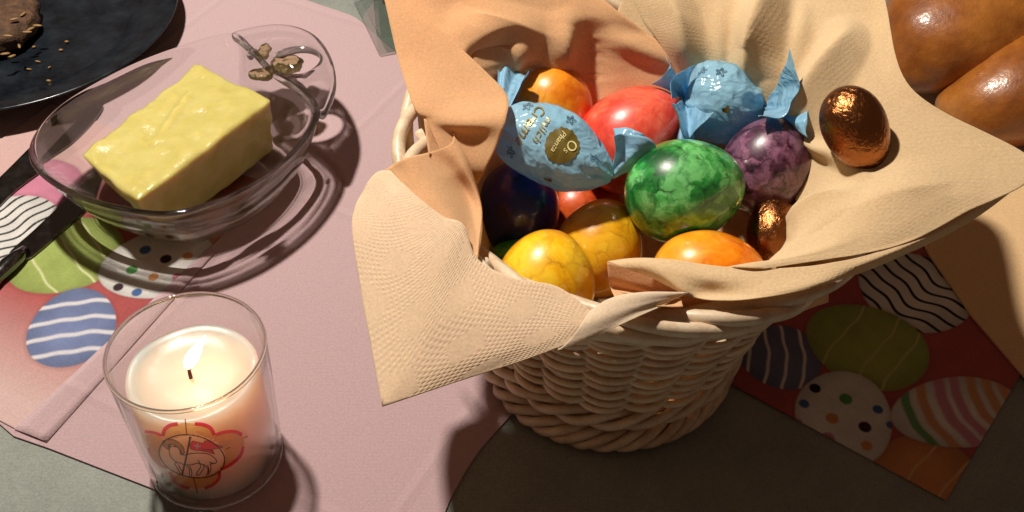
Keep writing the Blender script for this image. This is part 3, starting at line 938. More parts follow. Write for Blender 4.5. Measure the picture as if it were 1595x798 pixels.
place_egg('purple egg almost hidden behind the coral red egg', 1050, 172, 6.0, 50, 44, 60, 0, marbled('egg_hidden_purple', lin((62, 22, 44)), lin((108, 58, 84)), lin((158, 102, 128)), 66, 11.9, 0.7), EG)

FG = 'copper foil chocolate eggs'
place_egg('copper foil chocolate egg lying alone on the beige napkin', 1333, 201, 13.3, 70, 50, -66, 0, foil_mat('copper_foil', 0.2), FG, 'foil_chocolate_egg')
place_egg('copper foil chocolate egg tucked below the purple egg', 1204, 358, 8.0, 56, 41, 80, -15, foil_mat('copper_foil_dull', 1.4), FG, 'foil_chocolate_egg')

# ------------------------------------------------------------------ wrapped sweets
M_GOLD = plain('wrapper_gold_print', lin((150, 128, 50)), 0.35, 0.3)
M_OLIVE = plain('wrapper_badge', lin((104, 88, 34)), 0.4)
M_CREAMINK = plain('wrapper_cream_print', lin((226, 212, 150)), 0.4)
M_INKBLUE = plain('wrapper_flower_print', lin((62, 92, 110)), 0.5)

def sweet(label, cpx, zc, L, Rr, ang, depth, tails, seed, roll=0.0, point=0.85, crumple=1.0):
    """wrapped sweet; L, Rr half length and half width in pixels"""
    c = Pc(cpx[0], cpx[1], zc); s = pxm(c); L /= s; Rr /= s
    root = thing('wrapped_sweet', label, 'sweet', 'sweets in blue wrappers')
    M = Matrix.Translation(Vector(c)) @ frame_from(ang, depth) @ Matrix.Rotation(roll, 4, 'X')
    nu, nv = 72, 56
    def surf(t, ph, lift=0.0):
        # t -1..1 along the sweet
        r = Rr * ((max(1 - abs(t) ** 2.6, 0.0)) ** 0.60 if t < 0.0 else (max(1 - t ** 2.0, 0.0)) ** point) + 0.0014
        e = max(0, abs(t) - 0.45) / 0.55
        r *= 1 + 0.20 * e * math.sin(9 * ph + seed + 1.2 * math.sin(3 * ph)) + 0.035 * math.sin(3 * ph + seed + 2 * t)
        p = np.array([L * t, r * math.cos(ph), r * math.sin(ph)])
        pp = (p[0] * 0.45, p[1], p[2])
        q = crumple * (0.0014 * nz(pp, 70, seed) + 0.0011 * (1 - 2 * abs(nz(pp, 75, seed + 4))) + 0.0005 * (1 - 2 * abs(nz(p, 200, seed + 7))))
        return p + np.array([0, math.cos(ph), math.sin(ph)]) * (q + lift)
    V = [surf(-1 + 2 * i / nv, 2 * math.pi * k / nu) for i in range(nv + 1) for k in range(nu)]
    F = grid_faces(nv + 1, nu, closed_v=True)
    body = fix_normals(mesh_obj('wrapper_body', V, F, M_FILM, root)); body.matrix_world = M
    Mi = M.inverted()
    for (side, tip, width_px, npl, amp, lean, sd) in tails:
        # fan of pleated film from the knot towards the tip (picture position, height)
        kn = Vector((side * L * 0.985, 0, 0))
        tp = Mi @ Vector(Pc(*tip))
        ax = tp - kn; ln = ax.length; ax.normalize()
        vw = (Mi.to_3x3() @ Vector(-_FW)).normalized()
        vw = (vw + lean * ax.cross(vw)).normalized()
        sdv = ax.cross(vw).normalized(); up = sdv.cross(ax).normalized()
        half = math.atan2(width_px / s / 2, ln)
        for layer in range(2):
            V = []; m, n = 20, 56
            for i in range(m + 1):
                t = i / m
                for k in range(n + 1):
                    q = -1 + 2 * k / n
                    a = q * half * (1.0 if layer == 0 else 0.8) * (0.55 + 0.45 * t)
                    l_ = ln * t * (1 + 0.10 * math.sin(2.6 * q + sd + layer) + 0.025 * math.sin(7 * q + sd))
                    ple = amp * l_ * (0.7 * math.sin(npl * q + sd + layer * 1.7) + 0.3 * math.sin(2.3 * npl * q + 2 * sd))
                    curl = 0.22 * ln * t * t * (q * q) * (1 if layer == 0 else -1)
                    p = kn + ax * (l_ * math.cos(a)) + sdv * (l_ * math.sin(a) + 0.0012 * q) + up * (ple + curl + (0.0008 if layer == 0 else -0.0014) + (0 if layer == 0 else -0.18 * ln * t * t))
                    p = p + Vector((nz(p, 90, sd), nz(p, 90, sd + 5), nz(p, 90, sd + 9))) * 0.0016 * t
                    V.append(np.array(p))
            o = mesh_obj('twisted_end', V, grid_faces(m + 1, n + 1), M_FILM, root)
            o.matrix_world = M
            so = o.modifiers.new('thickness', 'SOLIDIFY'); so.thickness = 0.00015; so.offset = 0
    return root, M, surf, L, Rr

def on_surf(name, polys, surf, L, Rr, M, mat, parent, lift=0.0003):
    """flat print: triangles given in (along, around) metres, laid on the wrapper"""
    V, F = [], []
    for tri_v, tri_f in polys:
        base = len(V)
        for (x, y) in tri_v:
            V.append(surf(np.clip(x / L, -0.98, 0.98), math.pi / 2 - y / Rr, lift))
        F += [tuple(base + q for q in f) for f in tri_f]
    o = mesh_obj(name, V, F, mat, parent, True)
    fix_normals(o)
    o.matrix_world = M
    return o

def text_tris(body, size, shear=0.25, font_off=0.0):
    cu = bpy.data.curves.new('lettering_source', 'FONT'); cu.body = body; cu.size = size; cu.align_x = 'CENTER'; cu.align_y = 'CENTER'
    cu.shear = shear; cu.offset = font_off; cu.resolution_u = 3
    o = bpy.data.objects.new('lettering_source', cu); COL.objects.link(o)
    dg = bpy.context.evaluated_depsgraph_get()
    me = o.evaluated_get(dg).to_mesh()
    bm = bmesh.new(); bm.from_mesh(me)
    bmesh.ops.triangulate(bm, faces=bm.faces)
    v = [(p.co.x, p.co.y) for p in bm.verts]; f = [tuple(q.index for q in t.verts) for t in bm.faces]
    bm.free(); o.evaluated_get(dg).to_mesh_clear()
    bpy.data.objects.remove(o); bpy.data.curves.remove(cu)
    return v, f

def place2(tri, x0, y0, rot):
    c, s_ = math.cos(rot), math.sin(rot)
    return [(x0 + x * c - y * s_, y0 + x * s_ + y * c) for x, y in tri[0]], tri[1]

def disc(r, n=40, wave=0.0, k=18):
    v = [(0, 0)] + [(r * 0.5 * math.cos(2 * math.pi * i / n), r * 0.5 * math.sin(2 * math.pi * i / n)) for i in range(n)]
    v += [(r * (1 + wave * math.sin(k * 2 * math.pi * i / n)) * math.cos(2 * math.pi * i / n), r * (1 + wave * math.sin(k * 2 * math.pi * i / n)) * math.sin(2 * math.pi * i / n)) for i in range(n)]
    f = [(0, 1 + i, 1 + (i + 1) % n) for i in range(n)] + [(1 + i, 1 + n + i, 1 + n + (i + 1) % n, 1 + (i + 1) % n) for i in range(n)]
    return v, f

def outline(pts, w):
    """closed line of width w -> quads"""
    pts = np.array(pts); n = len(pts)
    t = np.roll(pts, -1, 0) - np.roll(pts, 1, 0); t /= np.linalg.norm(t, axis=1, keepdims=True) + 1e-9
    nn = np.stack([-t[:, 1], t[:, 0]], 1)
    v = np.concatenate([pts + nn * w / 2, pts - nn * w / 2])
    return [tuple(p) for p in v], [(i, (i + 1) % n, n + (i + 1) % n, n + i) for i in range(n)]

def flower(r):
    a = np.linspace(0, 2 * math.pi, 60, endpoint=False)
    rr = r * (0.62 + 0.38 * np.cos(5 * a))
    return outline(np.stack([rr * np.cos(a), rr * np.sin(a)], 1), r * 0.16)

def heart(r):
    a = np.linspace(0, 2 * math.pi, 40, endpoint=False)
    x = r * 0.062 * 16 * np.sin(a) ** 3; y = r * 0.062 * (13 * np.cos(a) - 5 * np.cos(2 * a) - 2 * np.cos(3 * a) - np.cos(4 * a))
    return [(0, 0)] + list(zip(x, y)), [(0, 1 + i, 1 + (i + 1) % 40) for i in range(40)]

# lying sweet with visible print
swA, MA, sfA, LA, RA = sweet('wrapped blue sweet lying flat, gold lettering and round badge showing', (864, 233), 10.8, 100, 51, -27, 8,
                             [(1, (1000, 218, 11.6), 108, 3.2, 0.12, 0.25, 1.0), (-1, (800, 118, 11.0), 52, 3.0, 0.10, -0.2, 2.3)], 1.0)
mm = 0.001
TR = -math.pi / 2 - 0.05
on_surf('badge', [place2(disc(7.4 * mm, 72, 0.035, 18), 4.5 * mm, 1.5 * mm, 0)], sfA, LA, RA, MA, M_OLIVE, swA, 0.00035)
on_surf('badge_lettering', [place2(text_tris('O', 6.2 * mm, 0.15), 8.0 * mm, 3.4 * mm, TR), place2(text_tris('s', 4.0 * mm), 7.2 * mm, 0.2 * mm, TR),
                            place2(text_tris('Phanta', 3.4 * mm), 2.4 * mm, 2.2 * mm, TR)], sfA, LA, RA, MA, M_CREAMINK, swA, 0.0006)
on_surf('gold_lettering', [place2(text_tris('milch', 5.4 * mm, 0.3), -6.4 * mm, 3.6 * mm, TR), place2(text_tris('Creme', 7.4 * mm, 0.3), -12.6 * mm, 4.2 * mm, TR)], sfA, LA, RA, MA, M_GOLD, swA, 0.00045)
for (x, y, r) in ((19, 4.5, 2.6), (2.0, 13.0, 2.2), (-15.5, -11.5, 2.6), (-18, 12, 2.2)):
    on_surf('flower_print', [place2(flower(r * mm), x * mm, y * mm, 0.4)], sfA, LA, RA, MA, M_INKBLUE, swA, 0.00045)
on_surf('heart_print', [place2(heart(2.0 * mm), 5 * mm, -15 * mm, 0.5)], sfA, LA, RA, MA, M_OLIVE, swA, 0.00045)
# crumpled sweet at the back
swB, MB_, sfB, LB, RB = sweet('crumpled blue wrapped sweet resting between the coral and the purple egg', (1128, 158), 10.2, 62, 56, -8, 14,
                              [(1, (1240, 152, 12.8), 104, 2.6, 0.10, -0.25, 4.0), (-1, (1076, 206, 11.2), 56, 2.2, 0.16, 0.2, 5.1), (-1, (1050, 118, 11.8), 60, 2.2, 0.16, 0.2, 6.3)], 3.0, point=0.62, crumple=1.5)
for (x, y, r) in ((-2, 10.0, 2.6), (-11, 12.5, 2.2)):
    on_surf('flower_print', [place2(flower(r * mm), x * mm, y * mm, 0.2)], sfB, LB, RB, MB_, M_INKBLUE, swB, 0.00045)
on_surf('heart_print', [place2(heart(1.8 * mm), 3 * mm, -6 * mm, 0.4)], sfB, LB, RB, MB_, M_OLIVE, swB, 0.00045)

# ------------------------------------------------------------------ oval glass dish with a pierced handle
M_GLASS = solid_glass('clear_dish_glass', (1.0, 1.0, 1.0), 0.12)
ZR = 0.047
rim_px = [(48, 225), (62, 272), (135, 314), (250, 337), (330, 320), (400, 286), (462, 236), (498, 180), (478, 142), (430, 112), (395, 76), (362, 53), (285, 72), (195, 107), (95, 165)]
rimc = cat_rom(np.array([P(x, y, ZR)[:2] for x, y in rim_px]), 16, closed=True)
for _ in range(6):      # smooth the measured outline
    rimc = (np.roll(rimc, 1, 0) + 2 * rimc + np.roll(rimc, -1, 0)) / 4
dish = thing('glass_dish', 'clear oval glass dish with a pierced handle, holding the butter', 'dish')
cen = rimc.mean(0)
foot = np.array([-0.1860, 0.0480])
def dish_ring(f, z, off=0.0, blend=0.0):
    """scaled outline at height z; off moves it outward by a fixed distance"""
    d = rimc - cen
    L = np.linalg.norm(d, axis=1, keepdims=True)
    ell = d / L * np.minimum(L, 0.07)
    base = cen * (1 - blend) + foot * blend
    th_ = np.arctan2(d[:, 1], d[:, 0])[:, None]
    pts = base + d * f + d / L * off * (1 + (0.20 * np.sin(3 * th_ + 1) + 0.14 * np.sin(5 * th_ + 2.2) + 0.06 * np.sin(8 * th_)) * (off < -0.001))
    return np.concatenate([pts, np.full((len(pts), 1), z)], 1)
# outer surface from the foot to the rim, then the inner one back down
prof_out = [(0.02, 0.0025), (0.25, 0.0022), (0.48, 0.0012), (0.53, 0.0004), (0.58, 0.0004), (0.63, 0.0022), (0.71, 0.0070), (0.80, 0.0150), (0.88, 0.0250), (0.94, 0.0350), (0.98, 0.0430), (0.994, 0.0460)]
rows = []
for f, z in prof_out:
    rows.append(dish_ring(f, z, 0.0, 0.0))
TH = 0.0034
rows.append(dish_ring(1.0, ZR, 0.0004)); rows.append(dish_ring(1.0, ZR + 0.0009, -0.0004)); rows.append(dish_ring(1.0, ZR + 0.0012, -0.0014)); rows.append(dish_ring(1.0, ZR + 0.0007, -0.0026))
prof_in = [(0.988, 0.0455), (0.972, 0.0425), (0.935, 0.0365), (0.87, 0.0275), (0.79, 0.0180), (0.71, 0.0105), (0.63, 0.0075), (0.48, 0.0065), (0.25, 0.0060), (0.02, 0.0060)]
for f, z in prof_in:
    rows.append(dish_ring(f, z, -TH * 0.9 * f))
nR_ = len(rimc)
rows = list(cat_rom(np.array(rows), 5))
V = np.concatenate(rows); F = grid_faces(len(rows), nR_, closed_v=True)
F.append(tuple(range(nR_))[::-1]); F.append(tuple((len(rows) - 1) * nR_ + s for s in range(nR_)))
bowl = fix_normals(mesh_obj('bowl', V, F, M_GLASS, dish))
# handle: a flat shelf with an oval hole, rounded edges
ho_px = [(500, 182), (516, 160), (524, 128), (516, 90), (494, 58), (462, 42), (425, 38), (388, 44), (360, 54), (392, 78), (428, 114), (470, 146)]
ho = cat_rom(np.array([P(x, y, ZR)[:2] for x, y in ho_px]), 10, closed=True)
for _ in range(4):
    ho = (np.roll(ho, 1, 0) + 2 * ho + np.roll(ho, -1, 0)) / 4
hc = P(462, 96, ZR)[:2]
ang = np.unwrap(np.arctan2(ho[:, 1] - hc[1], ho[:, 0] - hc[0]))
ha, hb, hrot = 0.0140, 0.0118, math.radians(40)
def hole_pt(a, k):
    u, v = math.cos(a - hrot), math.sin(a - hrot)
    r = ha * hb / math.hypot(hb * u, ha * v) * k
    return hc + r * np.array([math.cos(a), math.sin(a)])
hl = np.array([hole_pt(a, 1.0) for a in ang])
def shelf_ring(t, z):
    p = hl * (1 - t) + ho * t
    return np.concatenate([p, np.full((len(p), 1), z)], 1)
zt = ZR + 0.0008
prof = [(0.0, zt - 0.0025), (0.02, zt - 0.0008), (0.08, zt), (0.2, zt - 0.0006), (0.5, zt - 0.0016), (0.8, zt - 0.0006), (0.93, zt + 0.0003), (0.99, zt - 0.0006), (1.0, zt - 0.002),
        (0.985, zt - 0.0036), (0.9, zt - 0.0044), (0.5, zt - 0.0050), (0.1, zt - 0.0046), (0.02, zt - 0.0040)]
V = np.concatenate([shelf_ring(t, z) for t, z in prof])
handle = fix_normals(mesh_obj('handle', V, grid_faces(len(prof), len(ho), closed_u=True, closed_v=True), M_GLASS, dish))
# lumps added where handle joins bowl; amber tint stands in for refracted surroundings
M_REFRACT_TINT = solid_glass('glass_refraction_tint', (0.80, 0.74, 0.46), 0.10)
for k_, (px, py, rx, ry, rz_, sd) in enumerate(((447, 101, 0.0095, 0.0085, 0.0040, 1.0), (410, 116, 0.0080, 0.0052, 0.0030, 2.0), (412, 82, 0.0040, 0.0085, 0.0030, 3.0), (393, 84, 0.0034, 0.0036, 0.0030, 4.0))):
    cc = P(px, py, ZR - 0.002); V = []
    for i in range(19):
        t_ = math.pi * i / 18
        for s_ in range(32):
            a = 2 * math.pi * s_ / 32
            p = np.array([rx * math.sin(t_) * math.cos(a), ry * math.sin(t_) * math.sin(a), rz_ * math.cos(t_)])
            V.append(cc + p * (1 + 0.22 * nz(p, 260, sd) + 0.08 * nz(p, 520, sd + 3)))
    fix_normals(mesh_obj('refraction_lump', V, grid_faces(19, 32, closed_v=True), M_REFRACT_TINT if k_ < 3 else M_GLASS, dish))
for o in (bowl, handle):
    o.cycles.is_caustics_caster = True

# ------------------------------------------------------------------ butter
def butter_mat():
    m, nt, b, out = newmat('soft_butter')
    ob = obj_coord(nt)
    n1 = noise_node(nt, ob, 70, 4); n2 = noise_node(nt, ob, 260, 4, 0.6, 0.5)
    c = ramp(nt, n1.outputs[0], [(0.3, lin((188, 174, 96))), (0.7, lin((200, 188, 118)))])
    nt.links.new(c.outputs[0], b.inputs['Base Color'])
    b.inputs['Subsurface Weight'].default_value = 0.6
    b.inputs['Subsurface Radius'].default_value = (1.0, 0.6, 0.18)
    b.inputs['Subsurface Scale'].default_value = 0.012
    b.inputs['Roughness'].default_value = 0.27
    h = math_n(nt, 'ADD', math_n(nt, 'MULTIPLY', n2.outputs[0], 0.7), n1.outputs[0])
    nt.links.new(bump(nt, h, 0.4, 0.0016), b.inputs['Normal'])
    return m
M_BUTTER = butter_mat()
ZB = 0.047
cBk, cLf, cRt, cFr = [P(x, y, z) for x, y, z in ((304, 101, 0.045), (122, 241, 0.045), (424, 154, 0.045), (212, 314, 0.045))]
nbu, nbv, nbw = 44, 28, 22
def butter_pt(u, v, w):
    """u along the block, v across, w up (0..1)"""
    top = (cLf * (1 - u) + cBk * u) * (1 - v) + (cFr * (1 - u) + cRt * u) * v
    bot = top.copy(); bot[2] = 0.0075
    ctr = (cLf + cBk + cFr + cRt) / 4
    bot[:2] = ctr[:2] + (bot[:2] - ctr[:2]) * 0.82 + np.array([0.0045, 0.0055])
    g = w ** 0.8
    q = bot * (1 - g) + top * g; q[2] = bot[2] * (1 - w) + top[2] * w
    return q
def butter_disp(p, u, v, w, n):
    q = 0.0016 * nz(p, 55, 1.0) + 0.0010 * nz(p, 130, 4.0)
    topness = max(0.0, (w - 0.85) / 0.15)
    ridge = 0.0022 * topness * (math.exp(-((v - 0.30 - 0.12 * math.sin(5 * u)) / 0.05) ** 2) * -1.0 + 0.9 * math.exp(-((v - 0.40 - 0.12 * math.sin(5 * u)) / 0.06) ** 2)) * (0.35 < u < 0.8)
    lip = 0.0030 * topness * math.exp(-((u - 1.0) / 0.06) ** 2) * math.exp(-((v - 0.0) / 0.2) ** 2)
    dip = -0.0030 * topness * math.exp(-((u - 0.22) / 0.16) ** 2 - ((v - 0.4) / 0.3) ** 2)
    q2 = 0.0009 * topness * (1 - 2 * abs(nz(p, 90, 7.0)))
    return p + n * (q + q2) + np.array([0, 0, ridge + lip + dip])
bm = bmesh.new()
def face_grid(fn, na, nb, n):
    vs = [[None] * (nb + 1) for _ in range(na + 1)]
    for i in range(na + 1):
        for j in range(nb + 1):
            u, v, w = fn(i / na, j / nb)
            # round the edges of the block
            e = 0.05
            p = butter_pt(u, v, w)
            vs[i][j] = bm.verts.new(tuple(p))
    for i in range(na):
        for j in range(nb):
            bm.faces.new((vs[i][j], vs[i + 1][j], vs[i + 1][j + 1], vs[i][j + 1]))
face_grid(lambda a, b: (a, b, 1.0), nbu, nbv, 0)
face_grid(lambda a, b: (a, b, 0.0), nbu, nbv, 0)
face_grid(lambda a, b: (a, 0.0, b), nbu, nbw, 0)
face_grid(lambda a, b: (a, 1.0, b), nbu, nbw, 0)
face_grid(lambda a, b: (0.0, a, b), nbv, nbw, 0)
face_grid(lambda a, b: (1.0, a, b), nbv, nbw, 0)
bmesh.ops.remove_doubles(bm, verts=bm.verts, dist=1e-5)
bmesh.ops.recalc_face_normals(bm, faces=bm.faces)
for _ in range(5):
    bmesh.ops.smooth_vert(bm, verts=bm.verts, factor=0.5, use_axis_x=True, use_axis_y=True, use_axis_z=True)
bm.normal_update()
ctr = (cLf + cBk + cFr + cRt) / 4
eu = (cBk - cLf); ev = (cFr - cLf)
for v in bm.verts:
    p = np.array(v.co); d = p - cLf
    A = np.array([[eu[0], ev[0]], [eu[1], ev[1]]])
    uv_ = np.linalg.solve(A, d[:2])
    w = (p[2] - 0.0062) / 0.040
    v.co = Vector(butter_disp(p, uv_[0], uv_[1], w, np.array(v.normal)))
me = bpy.data.meshes.new('butter_block'); bm.to_mesh(me); bm.free()
me.polygons.foreach_set('use_smooth', [True] * len(me.polygons)); me.materials.append(M_BUTTER)
butter = bpy.data.objects.new('butter_block', me); COL.objects.link(butter)
tag(butter, 'soft yellow block of butter in the glass dish', 'butter')

# ------------------------------------------------------------------ candle in a glass
CX, CYY = P(289, 545, 0.073)[:2]
GR, GH, GB = 0.0330, 0.073, 0.0298
M_TGLASS = thin_glass('candle_glass', (0.985, 0.985, 0.98))
holder = tag(fix_normals(mesh_obj('glass_candle_holder', *lathe(
    [(0.0001, 0.0002), (0.026, 0.0002), (GB - 0.001, 0.0008), (GB, 0.0026), (0.5 * (GB + GR), GH * 0.5), (GR, GH - 0.0006), (GR - 0.0003, GH + 0.0002), (GR - 0.0010, GH + 0.0002), (GR - 0.0014, GH - 0.0006),
     (0.5 * (GB + GR) - 0.0014, GH * 0.5), (GB - 0.0016, 0.0062), (GB - 0.004, 0.0048), (0.0001, 0.0045)], (CX, CYY, 0), 96), M_TGLASS)),
    'clear round glass tumbler around the burning candle', 'candle holder')
V, F = tube([(CX + (GR - 0.0007) * math.cos(a), CYY + (GR - 0.0007) * math.sin(a), GH) for a in np.linspace(0, 2 * math.pi, 96, endpoint=False)], 0.0009, 8, closed=True)
attach(fix_normals(mesh_obj('rim', V, F, solid_glass('candle_glass_edge', (0.93, 0.88, 0.82)))), holder)
V, F = tube([(CX + (GB - 0.0016) * math.cos(a), CYY + (GB - 0.0016) * math.sin(a), 0.0022) for a in np.linspace(0, 2 * math.pi, 96, endpoint=False)], 0.0017, 8, closed=True)
attach(fix_normals(mesh_obj('base_ring', V, F, solid_glass('candle_glass_foot', (0.95, 0.95, 0.92)))), holder)
def wax_mat():
    m, nt, b, out = newmat('cream_wax')
    b.inputs['Base Color'].default_value = (0.88, 0.53, 0.405, 1)
    b.inputs['Subsurface Weight'].default_value = 1.0
    b.inputs['Subsurface Radius'].default_value = (1.0, 0.60, 0.46)
    b.inputs['Subsurface Scale'].default_value = 0.085
    b.inputs['Roughness'].default_value = 0.35
    ob = obj_coord(nt); n1 = noise_node(nt, ob, 120, 3)
    nt.links.new(bump(nt, n1.outputs[0], 0.15, 0.001), b.inputs['Normal'])
    return m
M_WAX = wax_mat()
WR, WT, WB = 0.0276, 0.0595, 0.0055
candle = thing('pillar_candle', 'burning cream pillar candle with a lamb emblem, inside the glass', 'candle')
prof = [(0.0001, WB), (WR - 0.001, WB), (WR, WB + 0.001), (WR, WB + 0.02), (WR, WT - 0.012), (WR, WT - 0.002), (WR - 0.0006, WT - 0.0003), (WR - 0.0020, WT + 0.0002), (WR - 0.0042, WT - 0.0010), (WR - 0.0075, WT - 0.0022)] + [(WR * q, WT - 0.0026) for q in (0.6, 0.5, 0.4, 0.3, 0.2, 0.1, 0.05, 0.004)]
V, F = lathe(prof, (CX, CYY, 0), 96)
V = [np.array(v) for v in V]
for v in V:
    if v[2] > WT - 0.004:
        a = math.atan2(v[1] - CYY, v[0] - CX)
        rq = min(1.0, math.hypot(v[0] - CX, v[1] - CYY) / WR) ** 3
        v[2] += rq * 0.0006 * math.sin(2 * a + 1) + rq * 0.0004 * math.sin(5 * a) + 0.0016 * math.exp(-((a - 0.15) / 0.12) ** 2) * (math.hypot(v[0] - CX, v[1] - CYY) > WR * 0.9)
wax = fix_normals(mesh_obj('wax_body', V, F, M_WAX, candle))
wk = Vector((CX - 0.0006, CYY - 0.0015, WT - 0.003))
V, F = tube([wk + Vector((0, 0, 0)), wk + Vector((0.0001, 0, 0.004)), wk + Vector((0.0006, 0, 0.008))], [0.0009, 0.0008, 0.0006], 8)
mesh_obj('wick', V, F, plain('charred_wick', (0.06, 0.025, 0.015), 0.9), candle)
def flame_mat():
    m, nt, b, out = newmat('flame_light')
    nt.nodes.remove(b)
    tcn = N(nt, 'ShaderNodeTexCoord'); sep = N(nt, 'ShaderNodeSeparateXYZ'); nt.links.new(tcn.outputs['Generated'], sep.inputs[0])
    r = ramp(nt, sep.outputs[2], [(0.0, (1.0, 0.34, 0.10)), (0.2, (1.0, 0.55, 0.25)), (0.45, (1.0, 0.62, 0.32)), (1.0, (1.0, 0.52, 0.22))])
    e = N(nt, 'ShaderNodeEmission'); e.inputs[1].default_value = 11.0
    nt.links.new(r.outputs[0], e.inputs[0])
    tr = N(nt, 'ShaderNodeBsdfTransparent'); ad = N(nt, 'ShaderNodeAddShader')      # a flame casts no shadow
    nt.links.new(e.outputs[0], ad.inputs[0]); nt.links.new(tr.outputs[0], ad.inputs[1]); nt.links.new(ad.outputs[0], out.inputs['Surface'])
    return m
fb = np.array(wk) + np.array([0.0003, 0, 0.0070])
FH = 0.0195
V = []; ks = 24; ms = 20
for i in range(ms + 1):
    t = i / ms
    r = 0.0031 * (math.sin(math.pi * min(1, t ** 0.62)) ** 0.85) * (1 - 0.25 * t) + 0.00008
    cx_, cy_ = fb[0] + 0.0105 * t ** 1.2, fb[1] + 0.0006 * t
    for k in range(ks):
        a = 2 * math.pi * k / ks
        V.append((cx_ + r * math.cos(a), cy_ + r * math.sin(a), fb[2] + FH * t))
mesh_obj('flame', V, grid_faces(ms + 1, ks, closed_v=True), flame_mat(), candle)

# emblem printed on the wax: measured as (x,y) on a magnified view and laid round the cylinder
ES = 1026 / 180.0
def on_wax(zx, zy, lift):
    d = ray(220 + zx / ES, 640 + zy / ES); rr = WR + lift
    ox, oy = _C[0] - CX, _C[1] - CYY
    a = d[0] ** 2 + d[1] ** 2; b_ = ox * d[0] + oy * d[1]; c_ = ox * ox + oy * oy - rr * rr
    disc_ = max(b_ * b_ - a * c_, 0.0)
    t = (-b_ - math.sqrt(disc_)) / a
    return _C + t * d
emblem = bpy.data.objects.new('lamb_emblem', None); emblem.empty_display_size = 0.01; COL.objects.link(emblem); emblem.parent = candle
def e_line(name, pts, w, mat, lift, closed=False, taper=False):
    p = cat_rom(pts, 6, closed=closed) if len(pts) > 2 else np.array(pts, float)
    t = np.gradient(p, axis=0) if not closed else np.roll(p, -1, 0) - np.roll(p, 1, 0)
    t = t / (np.linalg.norm(t, axis=1, keepdims=True) + 1e-9)
    n = np.stack([-t[:, 1], t[:, 0]], 1)
    V = [on_wax(*q, lift) for q in np.concatenate([p + n * w / 2, p - n * w / 2])]
    k = len(p)
    F = [(i, (i + 1) % k, k + (i + 1) % k, k + i) for i in range(k if closed else k - 1)]
    return fix_normals(mesh_obj(name, V, F, mat, emblem))
def e_fill(name, pts, mat, lift, smooth=5, cut=False):
    p = cat_rom(pts, smooth, closed=True) if smooth else np.array(pts, float)
    # fine triangles so that the print follows the round wax
    bm = bmesh.new()
    f = bm.faces.new([bm.verts.new((x, y, 0)) for x, y in p])
    bmesh.ops.triangulate(bm, faces=[f])
    for _ in range(3):
        bmesh.ops.subdivide_edges(bm, edges=[e for e in bm.edges if e.calc_length() > 20], cuts=1)
        bmesh.ops.triangulate(bm, faces=bm.faces)
    if cut:      # leave the medallion free
        bmesh.ops.delete(bm, geom=[f for f in bm.faces if ((f.calc_center_median().x - 450) / 288) ** 2 + ((f.calc_center_median().y - 405) / 188) ** 2 < 1], context='FACES')
    for v in bm.verts:
        v.co = Vector(on_wax(v.co.x, v.co.y, lift))
    bmesh.ops.recalc_face_normals(bm, faces=bm.faces)
    me = bpy.data.meshes.new(name); bm.to_mesh(me); bm.free(); me.materials.append(mat)
    o = bpy.data.objects.new(name, me); COL.objects.link(o); o.parent = emblem
    return o
def ink(name, rgb, body=0.12):
    """print on wax: a stain through which the wax glows"""
    m, nt, b, out = newmat(name); nt.nodes.remove(b)
    c = lin(rgb)
    t = N(nt, 'ShaderNodeBsdfTransparent'); t.inputs[0].default_value = (*c, 1)
    d = N(nt, 'ShaderNodeBsdfDiffuse'); d.inputs[0].default_value = (*c, 1)
    mx = N(nt, 'ShaderNodeMixShader'); mx.inputs[0].default_value = body
    nt.links.new(t.outputs[0], mx.inputs[1]); nt.links.new(d.outputs[0], mx.inputs[2]); nt.links.new(mx.outputs[0], out.inputs['Surface'])
    return m
K_PINK = ink('emblem_pink', (240, 70, 120)); K_GOLD = ink('emblem_gold', (238, 208, 150)); K_HALO = ink('emblem_halo', (196, 176, 112))
K_INK = ink('emblem_ink', (66, 44, 38), 0.3); K_CREAM = ink('emblem_cream', (255, 252, 244), 0.10)
K_BROWN = ink('emblem_brown', (170, 96, 56)); K_STAFF = ink('emblem_staff', (98, 86, 84), 0.3); K_WHITE = ink('emblem_white', (255, 250, 248), 0.5)
l1, l2, l3, l4, l5 = 0.00010, 0.00018, 0.00026, 0.00034, 0.00042
for pts in ([(185, 240), (215, 170), (300, 125), (400, 108), (520, 122), (610, 165), (655, 240), (420, 300)],
            [(650, 235), (760, 200), (880, 210), (915, 260), (905, 330), (870, 410), (780, 480), (690, 520), (640, 380)],
            [(180, 240), (60, 210), (36, 250), (70, 330), (120, 430), (235, 515), (260, 380)],
            [(255, 530), (310, 620), (400, 680), (480, 692), (560, 684), (650, 640), (700, 530), (480, 480)]):
    e_fill('gold_lobe', pts, K_GOLD, l1, cut=True)
for pts, w in (([(190, 225), (210, 165), (258, 130), (325, 117)], 34), ([(475, 117), (550, 124), (615, 155), (650, 218)], 34),
               ([(660, 215), (740, 190), (830, 186), (895, 212)], 30), ([(908, 318), (880, 400), (800, 475), (705, 525)], 28),
               ([(695, 535), (690, 600), (640, 655), (562, 690)], 28), ([(250, 545), (288, 618), (350, 668), (425, 690)], 26),
               ([(178, 222), (120, 198), (30, 186)], 26), ([(62, 330), (100, 415), (160, 475), (232, 512)], 20)):
    e_line('pink_arc', pts, w, K_PINK, l2)
for pts in ([(275, 205), (310, 180), (352, 182), (350, 210)], [(475, 185), (520, 180), (560, 200), (540, 214)], [(690, 290), (740, 262), (800, 262), (790, 290), (730, 318)]):
    e_fill('highlight_patch', pts, K_CREAM, l2)
for a, b_ in (((390, 75), (405, 214)), ((945, 225), (752, 345)), ((464, 596), (500, 735))):
    e_line('radial_line', [a, b_], 10, K_BROWN, l3)
